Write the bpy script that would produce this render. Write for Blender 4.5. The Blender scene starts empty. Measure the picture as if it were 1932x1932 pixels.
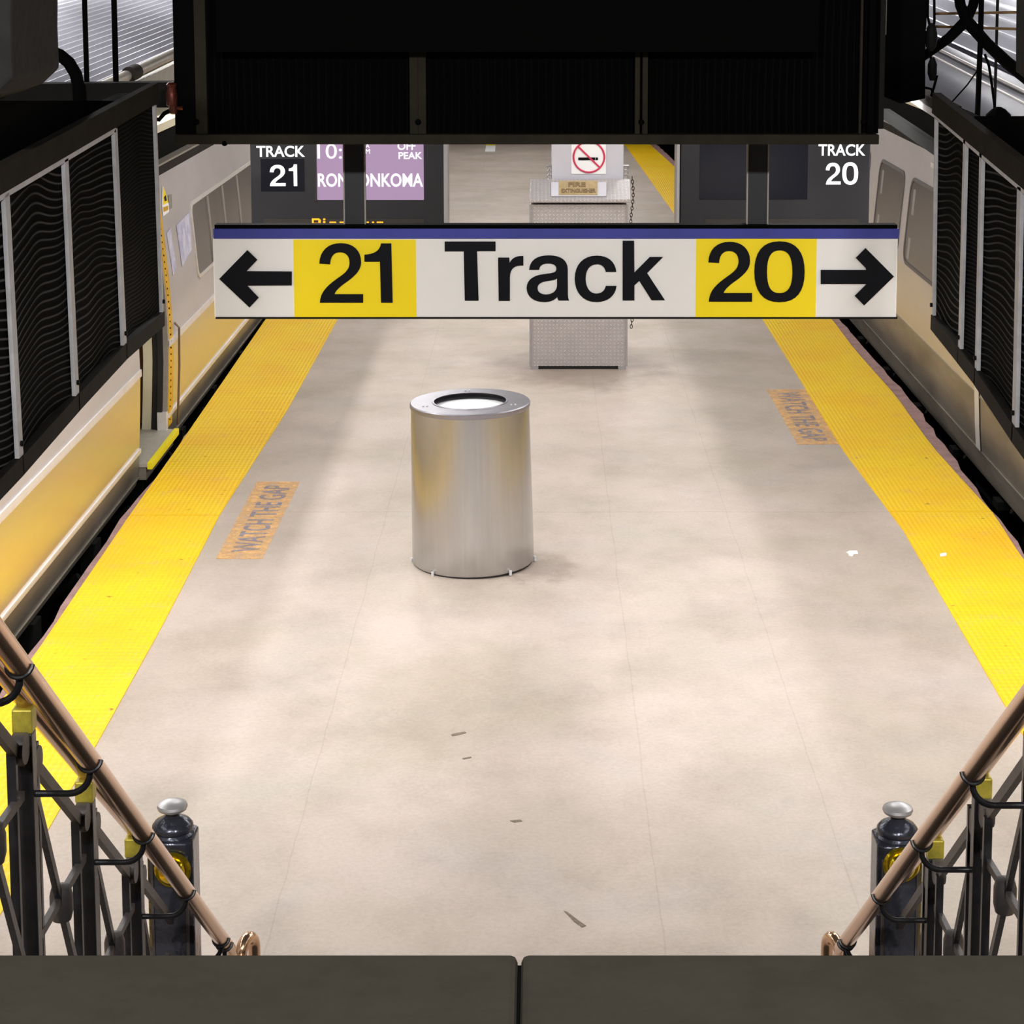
import bpy, math, random
from mathutils import Vector
random.seed(7)
S = bpy.context.scene
COL = S.collection

# ------------------------------------------------------------------ camera
F = 3700.0                      # focal length in pixels of the 1932 frame
PITCH = math.radians(7.0)
VX, HY = 1020.0, -75.0          # vanishing point of the platform
EYE = Vector((0, 0, 3.63))
CY0 = HY + F * math.tan(PITCH)
cam = bpy.data.cameras.new('camera'); co = bpy.data.objects.new('camera', cam); COL.objects.link(co)
co.location = EYE; co.rotation_euler = (math.radians(90) - PITCH, 0, 0)
cam.sensor_width = 36; cam.sensor_height = 36; cam.sensor_fit = 'HORIZONTAL'
cam.lens = F / 1932 * 36
cam.shift_x = -(VX - 966) / 1932
cam.shift_y = -(966 - CY0) / 1932
cam.clip_start = 0.05; cam.clip_end = 200
S.camera = co

# ------------------------------------------------------------------ world, exposure
w = bpy.data.worlds.new('world'); S.world = w; w.use_nodes = True
w.node_tree.nodes['Background'].inputs[0].default_value = (.95, .96, 1.0, 1)
w.node_tree.nodes['Background'].inputs[1].default_value = 0.06
S.view_settings.view_transform = 'Standard'; S.view_settings.look = 'None'
S.view_settings.gamma = 1; S.view_settings.exposure = 0.50
S.view_settings.use_curve_mapping = False

def area(name, loc, rot, sx, sy, power, color=(1, .985, .965)):
    l = bpy.data.lights.new(name, 'AREA'); l.shape = 'RECTANGLE'; l.size = sx; l.size_y = sy
    l.energy = power; l.color = color
    o = bpy.data.objects.new(name, l); COL.objects.link(o); o.location = loc; o.rotation_euler = rot
    return o

# ------------------------------------------------------------------ ray helpers (photo pixel -> point in the place)
cp, sp = math.cos(PITCH), math.sin(PITCH)
def ray(px, py):
    a = (px - VX) / F; b = -(py - CY0) / F
    return Vector((a, cp + b * sp, -sp + b * cp))
def atz(px, py, z=0.0):
    d = ray(px, py); return EYE + d * ((z - EYE.z) / d.z)
def atD(px, py, D):
    d = ray(px, py); return EYE + d * (D / d.y)
def atX(px, py, X):
    d = ray(px, py); return EYE + d * (X / d.x)

# ------------------------------------------------------------------ materials
def lin(c):
    return tuple(((v / 255) / 12.92 if v / 255 <= .04045 else ((v / 255 + .055) / 1.055) ** 2.4) for v in c)
def mat(name, rgb, rough=.5, metal=0.0, var=0.0, vscale=3.0, bump=0.0, bscale=60.0, rgb2=None, emit=0.0, spec=.5, stretch=None, aniso=0):
    m = bpy.data.materials.new(name); m.use_nodes = True; nt = m.node_tree; N = nt.nodes; L = nt.links
    b = N['Principled BSDF']; c = lin(rgb)
    b.inputs['Base Color'].default_value = (*c, 1); b.inputs['Roughness'].default_value = rough
    b.inputs['Metallic'].default_value = metal; b.inputs['Specular IOR Level'].default_value = spec
    if aniso: b.inputs['Anisotropic'].default_value = aniso
    tc = N.new('ShaderNodeTexCoord'); src = tc.outputs['Object']
    if stretch:
        mp = N.new('ShaderNodeMapping'); mp.inputs['Scale'].default_value = stretch
        L.new(src, mp.inputs[0]); src = mp.outputs[0]
    if var or rgb2:
        n = N.new('ShaderNodeTexNoise'); n.inputs['Scale'].default_value = vscale; n.inputs['Detail'].default_value = 6
        n.inputs['Roughness'].default_value = .62
        L.new(src, n.inputs['Vector'])
        r = N.new('ShaderNodeValToRGB'); r.color_ramp.elements[0].position = .32; r.color_ramp.elements[1].position = .68
        c2 = lin(rgb2) if rgb2 else tuple(min(1, v * (1 + var)) for v in c)
        c1 = c if rgb2 else tuple(v * (1 - var) for v in c)
        r.color_ramp.elements[0].color = (*c1, 1); r.color_ramp.elements[1].color = (*c2, 1)
        L.new(n.outputs[0], r.inputs[0]); L.new(r.outputs[0], b.inputs['Base Color'])
    if bump:
        n2 = N.new('ShaderNodeTexNoise'); n2.inputs['Scale'].default_value = bscale; n2.inputs['Detail'].default_value = 4
        L.new(src, n2.inputs['Vector'])
        bp = N.new('ShaderNodeBump'); bp.inputs['Strength'].default_value = bump; bp.inputs['Distance'].default_value = .01
        L.new(n2.outputs[0], bp.inputs['Height']); L.new(bp.outputs[0], b.inputs['Normal'])
    if emit:
        b.inputs['Emission Color'].default_value = (*c, 1); b.inputs['Emission Strength'].default_value = emit
    return m

def floor_mat():
    m = bpy.data.materials.new('platform_concrete'); m.use_nodes = True; nt = m.node_tree; N = nt.nodes; L = nt.links
    b = N['Principled BSDF']
    g = N.new('ShaderNodeNewGeometry')
    def noise(scale, detail, rough, off=0, st=(1, 1, 1)):
        mp = N.new('ShaderNodeMapping'); mp.inputs['Location'].default_value = (off, off * .7, 0); mp.inputs['Scale'].default_value = st
        L.new(g.outputs['Position'], mp.inputs[0])
        n = N.new('ShaderNodeTexNoise'); n.inputs['Scale'].default_value = scale; n.inputs['Detail'].default_value = detail
        n.inputs['Roughness'].default_value = rough; L.new(mp.outputs[0], n.inputs['Vector']); return n.outputs[0]
    def ramp(v, p0, c0, p1, c1):
        r = N.new('ShaderNodeValToRGB'); r.color_ramp.elements[0].position = p0; r.color_ramp.elements[1].position = p1
        r.color_ramp.elements[0].color = (*c0, 1); r.color_ramp.elements[1].color = (*c1, 1); L.new(v, r.inputs[0]); return r.outputs[0]
    def mix(f, a, bb, kind='MIX'):
        x = N.new('ShaderNodeMix'); x.data_type = 'RGBA'; x.blend_type = kind
        if isinstance(f, float): x.inputs[0].default_value = f
        else: L.new(f, x.inputs[0])
        L.new(a, x.inputs[6]); L.new(bb, x.inputs[7]); return x.outputs[2]
    base = ramp(noise(.9, 5, .6), .38, lin((178, 166, 153)), .62, lin((190, 176, 167)))
    cool = ramp(noise(1.3, 5, .6, 13), .52, (1, 1, 1), .68, (.94, .97, 1.0))
    col = mix(1.0, base, cool, 'MULTIPLY')
    dirt = ramp(noise(2.2, 8, .7, 31, (1, .8, 1)), 0.34, (.87, .855, .85), .56, (1, 1, 1))
    col = mix(1.0, col, dirt, 'MULTIPLY')
    grime = ramp(noise(.55, 4, .55, 57), .34, (.88, .87, .86), .52, (1, 1, 1))
    col = mix(.6, col, grime, 'MULTIPLY')
    fine = ramp(noise(45, 6, .75, 5), .30, (.88, .87, .86), .60, (1.03, 1.03, 1.03))
    col = mix(1.0, col, fine, 'MULTIPLY')
    # grime rubbed into the concrete around the cabinet, and a darker patch by the can foot
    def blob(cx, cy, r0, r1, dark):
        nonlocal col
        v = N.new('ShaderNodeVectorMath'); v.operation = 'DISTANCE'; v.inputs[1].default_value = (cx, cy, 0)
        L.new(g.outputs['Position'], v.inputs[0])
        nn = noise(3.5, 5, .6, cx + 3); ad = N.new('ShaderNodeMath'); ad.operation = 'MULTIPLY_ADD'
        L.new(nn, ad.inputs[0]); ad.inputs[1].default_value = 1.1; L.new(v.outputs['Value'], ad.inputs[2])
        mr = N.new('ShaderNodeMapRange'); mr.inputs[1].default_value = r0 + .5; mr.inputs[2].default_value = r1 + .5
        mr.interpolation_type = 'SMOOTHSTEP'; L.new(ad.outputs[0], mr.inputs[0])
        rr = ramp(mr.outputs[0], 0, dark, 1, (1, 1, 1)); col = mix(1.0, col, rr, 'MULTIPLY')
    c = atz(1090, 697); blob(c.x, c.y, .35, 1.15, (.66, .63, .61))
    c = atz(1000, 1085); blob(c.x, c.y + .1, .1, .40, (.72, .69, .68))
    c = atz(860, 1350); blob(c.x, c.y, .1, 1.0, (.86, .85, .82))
    # joints sawn in the slab
    sx = N.new('ShaderNodeSeparateXYZ'); L.new(g.outputs['Position'], sx.inputs[0])
    def line(out, p0, wd, dark):
        nonlocal col
        wob = noise(2.0, 3, .5, p0 + 3); wo = N.new('ShaderNodeMath'); wo.operation = 'MULTIPLY_ADD'
        L.new(wob, wo.inputs[0]); wo.inputs[1].default_value = .03; L.new(out, wo.inputs[2])
        a = N.new('ShaderNodeMath'); a.operation = 'SUBTRACT'; L.new(wo.outputs[0], a.inputs[0]); a.inputs[1].default_value = p0 + .015
        a2 = N.new('ShaderNodeMath'); a2.operation = 'ABSOLUTE'; L.new(a.outputs[0], a2.inputs[0])
        mr = N.new('ShaderNodeMapRange'); mr.inputs[1].default_value = wd * .4; mr.inputs[2].default_value = wd; L.new(a2.outputs[0], mr.inputs[0])
        rr = ramp(mr.outputs[0], 0, dark, 1, (1, 1, 1)); col = mix(1.0, col, rr, 'MULTIPLY')
    for px, py in ((1205, 1400), (1492, 1330), (590, 1470)):
        line(sx.outputs[0], atz(px, py).x, .005, (.90, .89, .88))
    for py in (966, 620):
        line(sx.outputs[1], atz(900, py).y, .012, (.90, .88, .87))
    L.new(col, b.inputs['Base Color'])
    rr = N.new('ShaderNodeMapRange'); rr.inputs[3].default_value = .42; rr.inputs[4].default_value = .68
    L.new(noise(3, 5, .6, 77), rr.inputs[0]); L.new(rr.outputs[0], b.inputs['Roughness'])
    bp = N.new('ShaderNodeBump'); bp.inputs['Strength'].default_value = .25; bp.inputs['Distance'].default_value = .004
    L.new(noise(70, 6, .7, 2), bp.inputs['Height']); L.new(bp.outputs[0], b.inputs['Normal'])
    return m

def tactile_mat():
    m = bpy.data.materials.new('tactile_yellow'); m.use_nodes = True; nt = m.node_tree; N = nt.nodes; L = nt.links
    b = N['Principled BSDF']; g = N.new('ShaderNodeNewGeometry')
    sx = N.new('ShaderNodeSeparateXYZ'); L.new(g.outputs['Position'], sx.inputs[0])
    def sn(o, per):
        a = N.new('ShaderNodeMath'); a.operation = 'MULTIPLY'; L.new(o, a.inputs[0]); a.inputs[1].default_value = 2 * math.pi / per
        s = N.new('ShaderNodeMath'); s.operation = 'SINE'; L.new(a.outputs[0], s.inputs[0]); return s.outputs[0]
    p = N.new('ShaderNodeMath'); p.operation = 'ADD'; L.new(sn(sx.outputs[0], .032), p.inputs[0]); L.new(sn(sx.outputs[1], .050), p.inputs[1])
    bp = N.new('ShaderNodeBump'); bp.inputs['Strength'].default_value = .28; bp.inputs['Distance'].default_value = .003
    L.new(p.outputs[0], bp.inputs['Height']); L.new(bp.outputs[0], b.inputs['Normal'])
    n = N.new('ShaderNodeTexNoise'); n.inputs['Scale'].default_value = 1.6; n.inputs['Detail'].default_value = 5; L.new(g.outputs['Position'], n.inputs['Vector'])
    r = N.new('ShaderNodeValToRGB'); r.color_ramp.elements[0].position = .35; r.color_ramp.elements[1].position = .6
    r.color_ramp.elements[0].color = (*lin((240, 188, 0)), 1); r.color_ramp.elements[1].color = (*lin((240, 200, 0)), 1); L.new(n.outputs[0], r.inputs[0])
    # worn specks on the domes
    n2 = N.new('ShaderNodeTexNoise'); n2.inputs['Scale'].default_value = 5; n2.inputs['Detail'].default_value = 9; n2.inputs['Roughness'].default_value = .8
    L.new(g.outputs['Position'], n2.inputs['Vector'])
    ad = N.new('ShaderNodeMath'); ad.operation = 'MULTIPLY_ADD'; L.new(p.outputs[0], ad.inputs[0]); ad.inputs[1].default_value = .045; L.new(n2.outputs[0], ad.inputs[2])
    mr = N.new('ShaderNodeMapRange'); mr.inputs[1].default_value = .545; mr.inputs[2].default_value = .74; mr.inputs[4].default_value = .6; L.new(ad.outputs[0], mr.inputs[0])
    x = N.new('ShaderNodeMix'); x.data_type = 'RGBA'; L.new(mr.outputs[0], x.inputs[0]); L.new(r.outputs[0], x.inputs[6]); x.inputs[7].default_value = (*lin((226, 178, 110)), 1)
    n3 = N.new('ShaderNodeTexNoise'); n3.inputs['Scale'].default_value = 14; n3.inputs['Detail'].default_value = 6; L.new(g.outputs['Position'], n3.inputs['Vector'])
    m3 = N.new('ShaderNodeMapRange'); m3.inputs[1].default_value = .68; m3.inputs[2].default_value = .76; L.new(n3.outputs[0], m3.inputs[0])
    y = N.new('ShaderNodeMix'); y.data_type = 'RGBA'; L.new(m3.outputs[0], y.inputs[0]); L.new(x.outputs[2], y.inputs[6]); y.inputs[7].default_value = (*lin((150, 105, 40)), 1)
    L.new(y.outputs[2], b.inputs['Base Color']); b.inputs['Roughness'].default_value = .5
    return m

def mesh_mat(name, axis, period, light, dark, wob, lo=.55):
    """woven wire cloth: pale wires on black, with the curved moire sheen of doubled mesh painted in"""
    m = bpy.data.materials.new(name); m.use_nodes = True; nt = m.node_tree; N = nt.nodes; L = nt.links
    b = N['Principled BSDF']; tc = N.new('ShaderNodeTexCoord')
    sx = N.new('ShaderNodeSeparateXYZ'); L.new(tc.outputs['Object'], sx.inputs[0])
    n = N.new('ShaderNodeTexNoise'); n.inputs['Scale'].default_value = 1.6; n.inputs['Detail'].default_value = 1; L.new(tc.outputs['Object'], n.inputs['Vector'])
    a = N.new('ShaderNodeMath'); a.operation = 'MULTIPLY_ADD'; L.new(n.outputs[0], a.inputs[0]); a.inputs[1].default_value = wob; L.new(sx.outputs[axis], a.inputs[2])
    q = N.new('ShaderNodeMath'); q.operation = 'MULTIPLY'; L.new(a.outputs[0], q.inputs[0]); q.inputs[1].default_value = 2 * math.pi / period
    s = N.new('ShaderNodeMath'); s.operation = 'SINE'; L.new(q.outputs[0], s.inputs[0])
    mr = N.new('ShaderNodeMapRange'); mr.inputs[1].default_value = lo; mr.inputs[2].default_value = 1.0; L.new(s.outputs[0], mr.inputs[0])
    n2 = N.new('ShaderNodeTexNoise'); n2.inputs['Scale'].default_value = 1.5; n2.inputs['Detail'].default_value = 2; L.new(tc.outputs['Object'], n2.inputs['Vector'])
    m2 = N.new('ShaderNodeMapRange'); m2.inputs[1].default_value = .35; m2.inputs[2].default_value = .65; m2.inputs[3].default_value = .25; L.new(n2.outputs[0], m2.inputs[0])
    mu = N.new('ShaderNodeMath'); mu.operation = 'MULTIPLY'; L.new(mr.outputs[0], mu.inputs[0]); L.new(m2.outputs[0], mu.inputs[1])
    x = N.new('ShaderNodeMix'); x.data_type = 'RGBA'; L.new(mu.outputs[0], x.inputs[0])
    x.inputs[6].default_value = (*lin(dark), 1); x.inputs[7].default_value = (*lin(light), 1)
    L.new(x.outputs[2], b.inputs['Base Color']); b.inputs['Roughness'].default_value = .8; b.inputs['Specular IOR Level'].default_value = .03
    bp = N.new('ShaderNodeBump'); bp.inputs['Strength'].default_value = .15; bp.inputs['Distance'].default_value = .004
    L.new(s.outputs[0], bp.inputs['Height']); L.new(bp.outputs[0], b.inputs['Normal'])
    return m

def plate_mat():
    """diamond tread plate"""
    m = mat('diamond_plate', (186, 180, 180), .45, .5, .06, 5)
    nt = m.node_tree; N = nt.nodes; L = nt.links; b = N['Principled BSDF']
    tc = N.new('ShaderNodeTexCoord'); sx = N.new('ShaderNodeSeparateXYZ'); L.new(tc.outputs['Object'], sx.inputs[0])
    def M(op, a, b2=None, c=None):
        n = N.new('ShaderNodeMath'); n.operation = op
        for k, v in enumerate((a, b2, c)):
            if v is None: continue
            if isinstance(v, (int, float)): n.inputs[k].default_value = v
            else: L.new(v, n.inputs[k])
        return n.outputs[0]
    P_ = .034; gx = M('DIVIDE', sx.outputs[0], P_); gz = M('DIVIDE', sx.outputs[2], P_); gz = M('ADD', gz, M('DIVIDE', sx.outputs[1], P_))
    u = M('SUBTRACT', M('FRACT', gx), .5); v = M('SUBTRACT', M('FRACT', gz), .5)
    sg = M('SUBTRACT', M('MULTIPLY', M('FLOORED_MODULO', M('ADD', M('FLOOR', gx), M('FLOOR', gz)), 2), 2), 1)
    sv = M('MULTIPLY', v, sg); a_ = M('ADD', u, sv); b_ = M('SUBTRACT', u, sv)
    d_ = M('ADD', M('POWER', M('DIVIDE', a_, .58), 2), M('POWER', M('DIVIDE', b_, .19), 2))
    mr = N.new('ShaderNodeMapRange'); mr.inputs[1].default_value = 1.1; mr.inputs[2].default_value = .5; L.new(d_, mr.inputs[0])
    mx = mr
    bp = N.new('ShaderNodeBump'); bp.inputs['Strength'].default_value = .9; bp.inputs['Distance'].default_value = .006
    L.new(mx.outputs[0], bp.inputs['Height']); L.new(bp.outputs[0], b.inputs['Normal'])
    src = b.inputs['Base Color'].links[0].from_socket
    x = N.new('ShaderNodeMix'); x.data_type = 'RGBA'; L.new(mx.outputs[0], x.inputs[0]); L.new(src, x.inputs[6]); x.inputs[7].default_value = (*lin((222, 218, 218)), 1)
    L.new(x.outputs[2], b.inputs['Base Color'])
    return m

def worn_paint(name, rgb, lo, hi):
    """thin floor paint worn through to the concrete"""
    m = mat(name, rgb, .6)
    nt = m.node_tree; N = nt.nodes; L = nt.links; b = N['Principled BSDF']
    g = N.new('ShaderNodeNewGeometry'); n = N.new('ShaderNodeTexNoise'); n.inputs['Scale'].default_value = 11; n.inputs['Detail'].default_value = 7; n.inputs['Roughness'].default_value = .7
    L.new(g.outputs['Position'], n.inputs['Vector'])
    mr = N.new('ShaderNodeMapRange'); mr.inputs[1].default_value = .38; mr.inputs[2].default_value = .62; mr.inputs[3].default_value = lo; mr.inputs[4].default_value = hi
    L.new(n.outputs[0], mr.inputs[0]); L.new(mr.outputs[0], b.inputs['Alpha'])
    return m

MT = {
 'floor': floor_mat(), 'tactile': tactile_mat(), 'plate': plate_mat(),
 'edge': mat('edge_concrete', (150, 118, 116), .8, 0, .25, 9, .5, 40),
 'pit': mat('track_bed', (20, 18, 17), .95, 0, .4, 6, .5, 20),
 'black': mat('black_paint', (3, 3, 3), .85, 0, .3, 8, spec=.05),
 'soot': mat('sooty_steel', (11, 10, 9), .8, 0, .35, 6, spec=.2),
 'bronze': mat('dull_bronze_bar', (38, 35, 27), .75, .0, .2, 9, spec=.1),
 'angle': mat('grimy_angle_iron', (38, 34, 31), .75, .0, .25, 9, spec=.1),
 'galv': mat('white_painted_bar', (205, 203, 206), .5, 0, .15, 14),
 'cloth_l': mesh_mat('wire_cloth', 2, .025, (86, 84, 84), (5, 5, 5), .22),
 'cloth_f': mesh_mat('wire_cloth_fine', 2, .014, (52, 50, 50), (9, 9, 9), .12, .2),
 'cloth_h': mesh_mat('wire_cloth_header', 0, .030, (9, 9, 9), (2, 2, 2), .03),
 'concrete': mat('dark_concrete', (27, 25, 24), .9, 0, .35, 7, .4, 25),
 'ledge': mat('ledge_stone', (40, 37, 31), .9, 0, .12, 14, .2, 30, spec=.1),
 'signwhite': mat('sign_white', (243, 240, 236), .42, 0, .02, 2),
 'signyellow': mat('sign_yellow', (255, 226, 0), .42),
 'signblue': mat('sign_blue', (56, 62, 150), .4, 0, .15, 3),
 'signblack': mat('sign_black', (9, 9, 16), .5, spec=.15),
 'case': mat('display_case', (17, 17, 24), .5, .0, .12, 4),
 'casedark': mat('display_glass', (14, 15, 25), .25, spec=.3),
 'alu': mat('aluminium_edge', (172, 170, 172), .4, .6),
 'letter': mat('white_letter', (250, 252, 255), .5, emit=.35),
 'screen': mat('lit_screen', (186, 152, 190), .3, emit=.45, var=0),
 'glow': mat('lit_letter', (255, 246, 255), .4, emit=.8),
 'led': mat('amber_led', (255, 160, 0), .4, emit=1.6),
 'leddark': mat('led_matrix_off', (36, 31, 26), .5, 0, .3, 200),
 'steel': mat('brushed_steel_can', (188, 187, 186), .27, .86, .05, 4, .05, 30, stretch=(8, 8, .35)),
 'rim': mat('dark_steel_rim', (150, 148, 156), .38, .75, .08, 8),
 'liner': mat('white_bag_liner', (238, 240, 242), .45, 0, .05, 20, .4, 25),
 'train': mat('train_stainless', (214, 206, 198), .22, .92, .05, 2, .05, 30, stretch=(1, .15, 2.5)),
 'trainright': mat('train_beige_panel', (206, 196, 184), .38, .6, .05, 2, stretch=(1, .3, 1)),
 'trainup': mat('train_painted_upper', (196, 190, 190), .42, .35, .05, 3, stretch=(1, .4, 1)),
 'skirt': mat('train_skirt_grimy', (142, 134, 122), .42, .55, .25, 3, .1, 30, stretch=(1, .4, 1.5)),
 'rail': mat('train_white_rail', (226, 220, 218), .35, .3, .06, 6),
 'glass': mat('train_window_glass', (96, 91, 90), .3, 0, .1, 1.2, spec=.25),
 'glassframe': mat('window_rim_pale', (214, 208, 204), .4, .2),
 'rubber': mat('door_rubber', (26, 24, 24), .6),
 'rubberg': mat('window_gasket', (98, 92, 90), .6),
 'cream': mat('train_interior_cream', (232, 224, 196), .5),
 'wood': mat('train_interior_brown', (176, 128, 72), .5),
 'grab': mat('bronzed_bar', (120, 100, 78), .4, .6),
 'trainyellow': mat('train_door_yellow', (214, 165, 20), .5, 0, .2, 12),
 'sillyellow': mat('sill_yellow', (240, 222, 20), .5),
 'sill': mat('sill_grey', (176, 170, 158), .5, .2, .1, 20),
 'roof': mat('ribbed_roof_metal', (222, 222, 234), .36, .65, .15, 1.4, stretch=(1, .3, 1)),
 'duct': mat('smooth_roof_metal', (165, 165, 176), .36, .8, .1, 2),
 'pipe': mat('pipe_grey', (150, 144, 136), .5, .2, .1, 10),
 'copper': mat('copper_fitting', (92, 44, 34), .3, .6, .4, 30),
 'brass': mat('worn_brass', (214, 176, 144), .20, .92, .10, 3, stretch=(4, .5, .5)),
 'goldbrass': mat('polished_brass', (206, 180, 40), .22, .95, .08, 10),
 'iron': mat('black_iron', (36, 35, 38), .36, .35, .25, 18, .15, 60),
 'irongrey': mat('worn_iron', (72, 67, 66), .5, .3, .2, 18, .1, 60),
 'brassblock': mat('tarnished_brass', (170, 156, 58), .45, .5, .25, 30),
 'bronzebeam': mat('rusty_brown_bar', (110, 84, 46), .6, .3, .3, 20),
 'ironshine': mat('glossy_black_iron', (60, 62, 72), .2, .55, .3, 12, .25, 45),
 'column': mat('column_cladding', (200, 198, 206), .45, .1, .04, 3),
 'plaque': mat('brass_plaque', (186, 164, 122), .4, .4, .15, 20),
 'plaquetext': mat('plaque_lettering', (120, 100, 66), .5),
 'red': mat('prohibition_red', (206, 46, 84), .5),
 'paper': mat('white_paper', (244, 244, 244), .7),
 'grit': mat('scuff_dirt', (112, 102, 90), .9, 0, .3, 60),
 'orange': worn_paint('worn_orange_paint', (236, 190, 130), .15, .75),
 'blueink': worn_paint('worn_blue_lettering', (150, 146, 160), .15, .85),
 'warnyellow': mat('warning_yellow', (250, 222, 0), .5),
 'sticker': mat('clear_sticker', (226, 226, 238), .4, rgb2=(160, 160, 205), vscale=9),
 'lampwhite': mat('lamp_housing', (225, 225, 222), .5),
 'tube': mat('fluorescent_tube', (255, 250, 240), .5, emit=4.0),
 'slab': mat('soffit_concrete', (120, 116, 110), .9, 0, .15, 3),
 'purple': mat('wall_beyond', (60, 58, 58), .9, 0, .3, 2),
}

for k_, st_ in (('screen', .58), ('glow', .95), ('led', 1.4)):
    MT[k_].node_tree.nodes['Principled BSDF'].inputs['Base Color'].default_value = (.02, .02, .022, 1)
    MT[k_].node_tree.nodes['Principled BSDF'].inputs['Emission Strength'].default_value = st_

# ------------------------------------------------------------------ mesh builder
class MB:
    def __init__(s): s.v = []; s.f = []
    def add(s, vs, fs):
        n = len(s.v); s.v += [tuple(p) for p in vs]; s.f += [tuple(n + i for i in f) for f in fs]; return s
    def box(s, a, b):
        x0, y0, z0 = a; x1, y1, z1 = b
        x0, x1 = min(x0, x1), max(x0, x1); y0, y1 = min(y0, y1), max(y0, y1); z0, z1 = min(z0, z1), max(z0, z1)
        return s.add([(x0,y0,z0),(x1,y0,z0),(x1,y1,z0),(x0,y1,z0),(x0,y0,z1),(x1,y0,z1),(x1,y1,z1),(x0,y1,z1)],
                     [(3,2,1,0),(4,5,6,7),(0,1,5,4),(1,2,6,5),(2,3,7,6),(3,0,4,7)])
    def prism(s, poly, off):
        """closed polygon (3-D points) pushed along off"""
        n = len(poly); off = Vector(off); p = [Vector(q) for q in poly]
        return s.add(p + [q + off for q in p], [tuple(range(n))[::-1], tuple(range(n, 2*n))] + [(i, (i+1) % n, n + (i+1) % n, n + i) for i in range(n)])
    def tube(s, pts, r, n=12, cap=True):
        pts = [Vector(p) for p in pts]; rs = r if isinstance(r, (list, tuple)) else [r] * len(pts)
        rings = []; up = None
        for i, p in enumerate(pts):
            t = (pts[min(i+1, len(pts)-1)] - pts[max(i-1, 0)]).normalized()
            if up is None:
                up = Vector((0, 0, 1)) if abs(t.z) < .9 else Vector((1, 0, 0))
            a = t.cross(up).normalized(); b2 = a.cross(t).normalized(); up = b2
            rings.append([p + (a * math.cos(2*math.pi*k/n) + b2 * math.sin(2*math.pi*k/n)) * rs[i] for k in range(n)])
        vs = [q for r_ in rings for q in r_]; fs = []
        for i in range(len(pts) - 1):
            for k in range(n):
                fs.append((i*n + k, i*n + (k+1) % n, (i+1)*n + (k+1) % n, (i+1)*n + k))
        if cap: fs += [tuple(range(n))[::-1], tuple(range((len(pts)-1)*n, len(pts)*n))]
        return s.add(vs, fs)
    def bar(s, a, b, wx, wn, side=(1, 0, 0)):
        """rectangular bar a->b, wx along side, wn across"""
        a, b = Vector(a), Vector(b); t = (b - a).normalized(); sd = Vector(side); sd = (sd - t * sd.dot(t)).normalized(); nn = t.cross(sd)
        vs = [p + sd * i * wx / 2 + nn * j * wn / 2 for p in (a, b) for i, j in ((-1,-1),(1,-1),(1,1),(-1,1))]
        return s.add(vs, [(3,2,1,0),(4,5,6,7),(0,1,5,4),(1,2,6,5),(2,3,7,6),(3,0,4,7)])
    def lathe(s, prof, c, n=48, axis='z'):
        c = Vector(c); vs = []; fs = []
        for r, h in prof:
            for k in range(n):
                a = 2*math.pi*k/n
                if axis == 'z': vs.append(c + Vector((r*math.cos(a), r*math.sin(a), h)))
                else: vs.append(c + Vector((r*math.cos(a), -h, r*math.sin(a))))
        m = len(prof)
        for i in range(m-1):
            for k in range(n): fs.append((i*n+k, i*n+(k+1) % n, (i+1)*n+(k+1) % n, (i+1)*n+k))
        fs += [tuple(range(n))[::-1], tuple(range((m-1)*n, m*n))]
        return s.add(vs, fs)
    def sheet(s, prof, p0, p1, closed=False):
        """profile of 3-D offsets swept from p0 to p1"""
        p0, p1 = Vector(p0), Vector(p1); m = len(prof)
        vs = [p0 + Vector(q) for q in prof] + [p1 + Vector(q) for q in prof]
        fs = [(i, i+1, m+i+1, m+i) for i in range(m-1)]
        if closed: fs += [(m-1, 0, m, 2*m-1), tuple(range(m))[::-1], tuple(range(m, 2*m))]
        return s.add(vs, fs)

CUR = {}
def link(name, mb, m, parent=None, smooth=False, origin=None, bevel=0, label=None):
    me = bpy.data.meshes.new(name)
    if parent is not None:
        o0 = Vector((0, 0, 0)); p = parent
        while p is not None: o0 += p.location; p = p.parent
    else: o0 = Vector(origin) if origin is not None else Vector((0, 0, 0))
    me.from_pydata([tuple(Vector(v) - o0) for v in mb.v], [], mb.f)
    import bmesh
    bm = bmesh.new(); bm.from_mesh(me); bmesh.ops.recalc_face_normals(bm, faces=bm.faces); bm.to_mesh(me); bm.free()
    me.materials.append(MT[m] if isinstance(m, str) else m)
    o = bpy.data.objects.new(name, me); COL.objects.link(o)
    if parent is not None: o.parent = parent
    else: o.location = o0
    if smooth:
        for p in me.polygons: p.use_smooth = True
        me.set_sharp_from_angle(angle=math.radians(40))
    if bevel:
        b = o.modifiers.new('bevel', 'BEVEL'); b.width = bevel; b.segments = 2; b.limit_method = 'ANGLE'
    if label: o['label'] = label
    return o
def tag(o, label, cat, group=None):
    o['label'] = label; o['category'] = cat
    if group: o['group'] = group
    return o
def thing(name, label, cat, loc, group=None):
    o = bpy.data.objects.new(name, None); COL.objects.link(o); o.location = loc; o.empty_display_size = .1
    return tag(o, label, cat, group)
def struct(name, mb, m, **k):
    o = link(name, mb, m, **k); o['kind'] = 'structure'; return o

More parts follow.
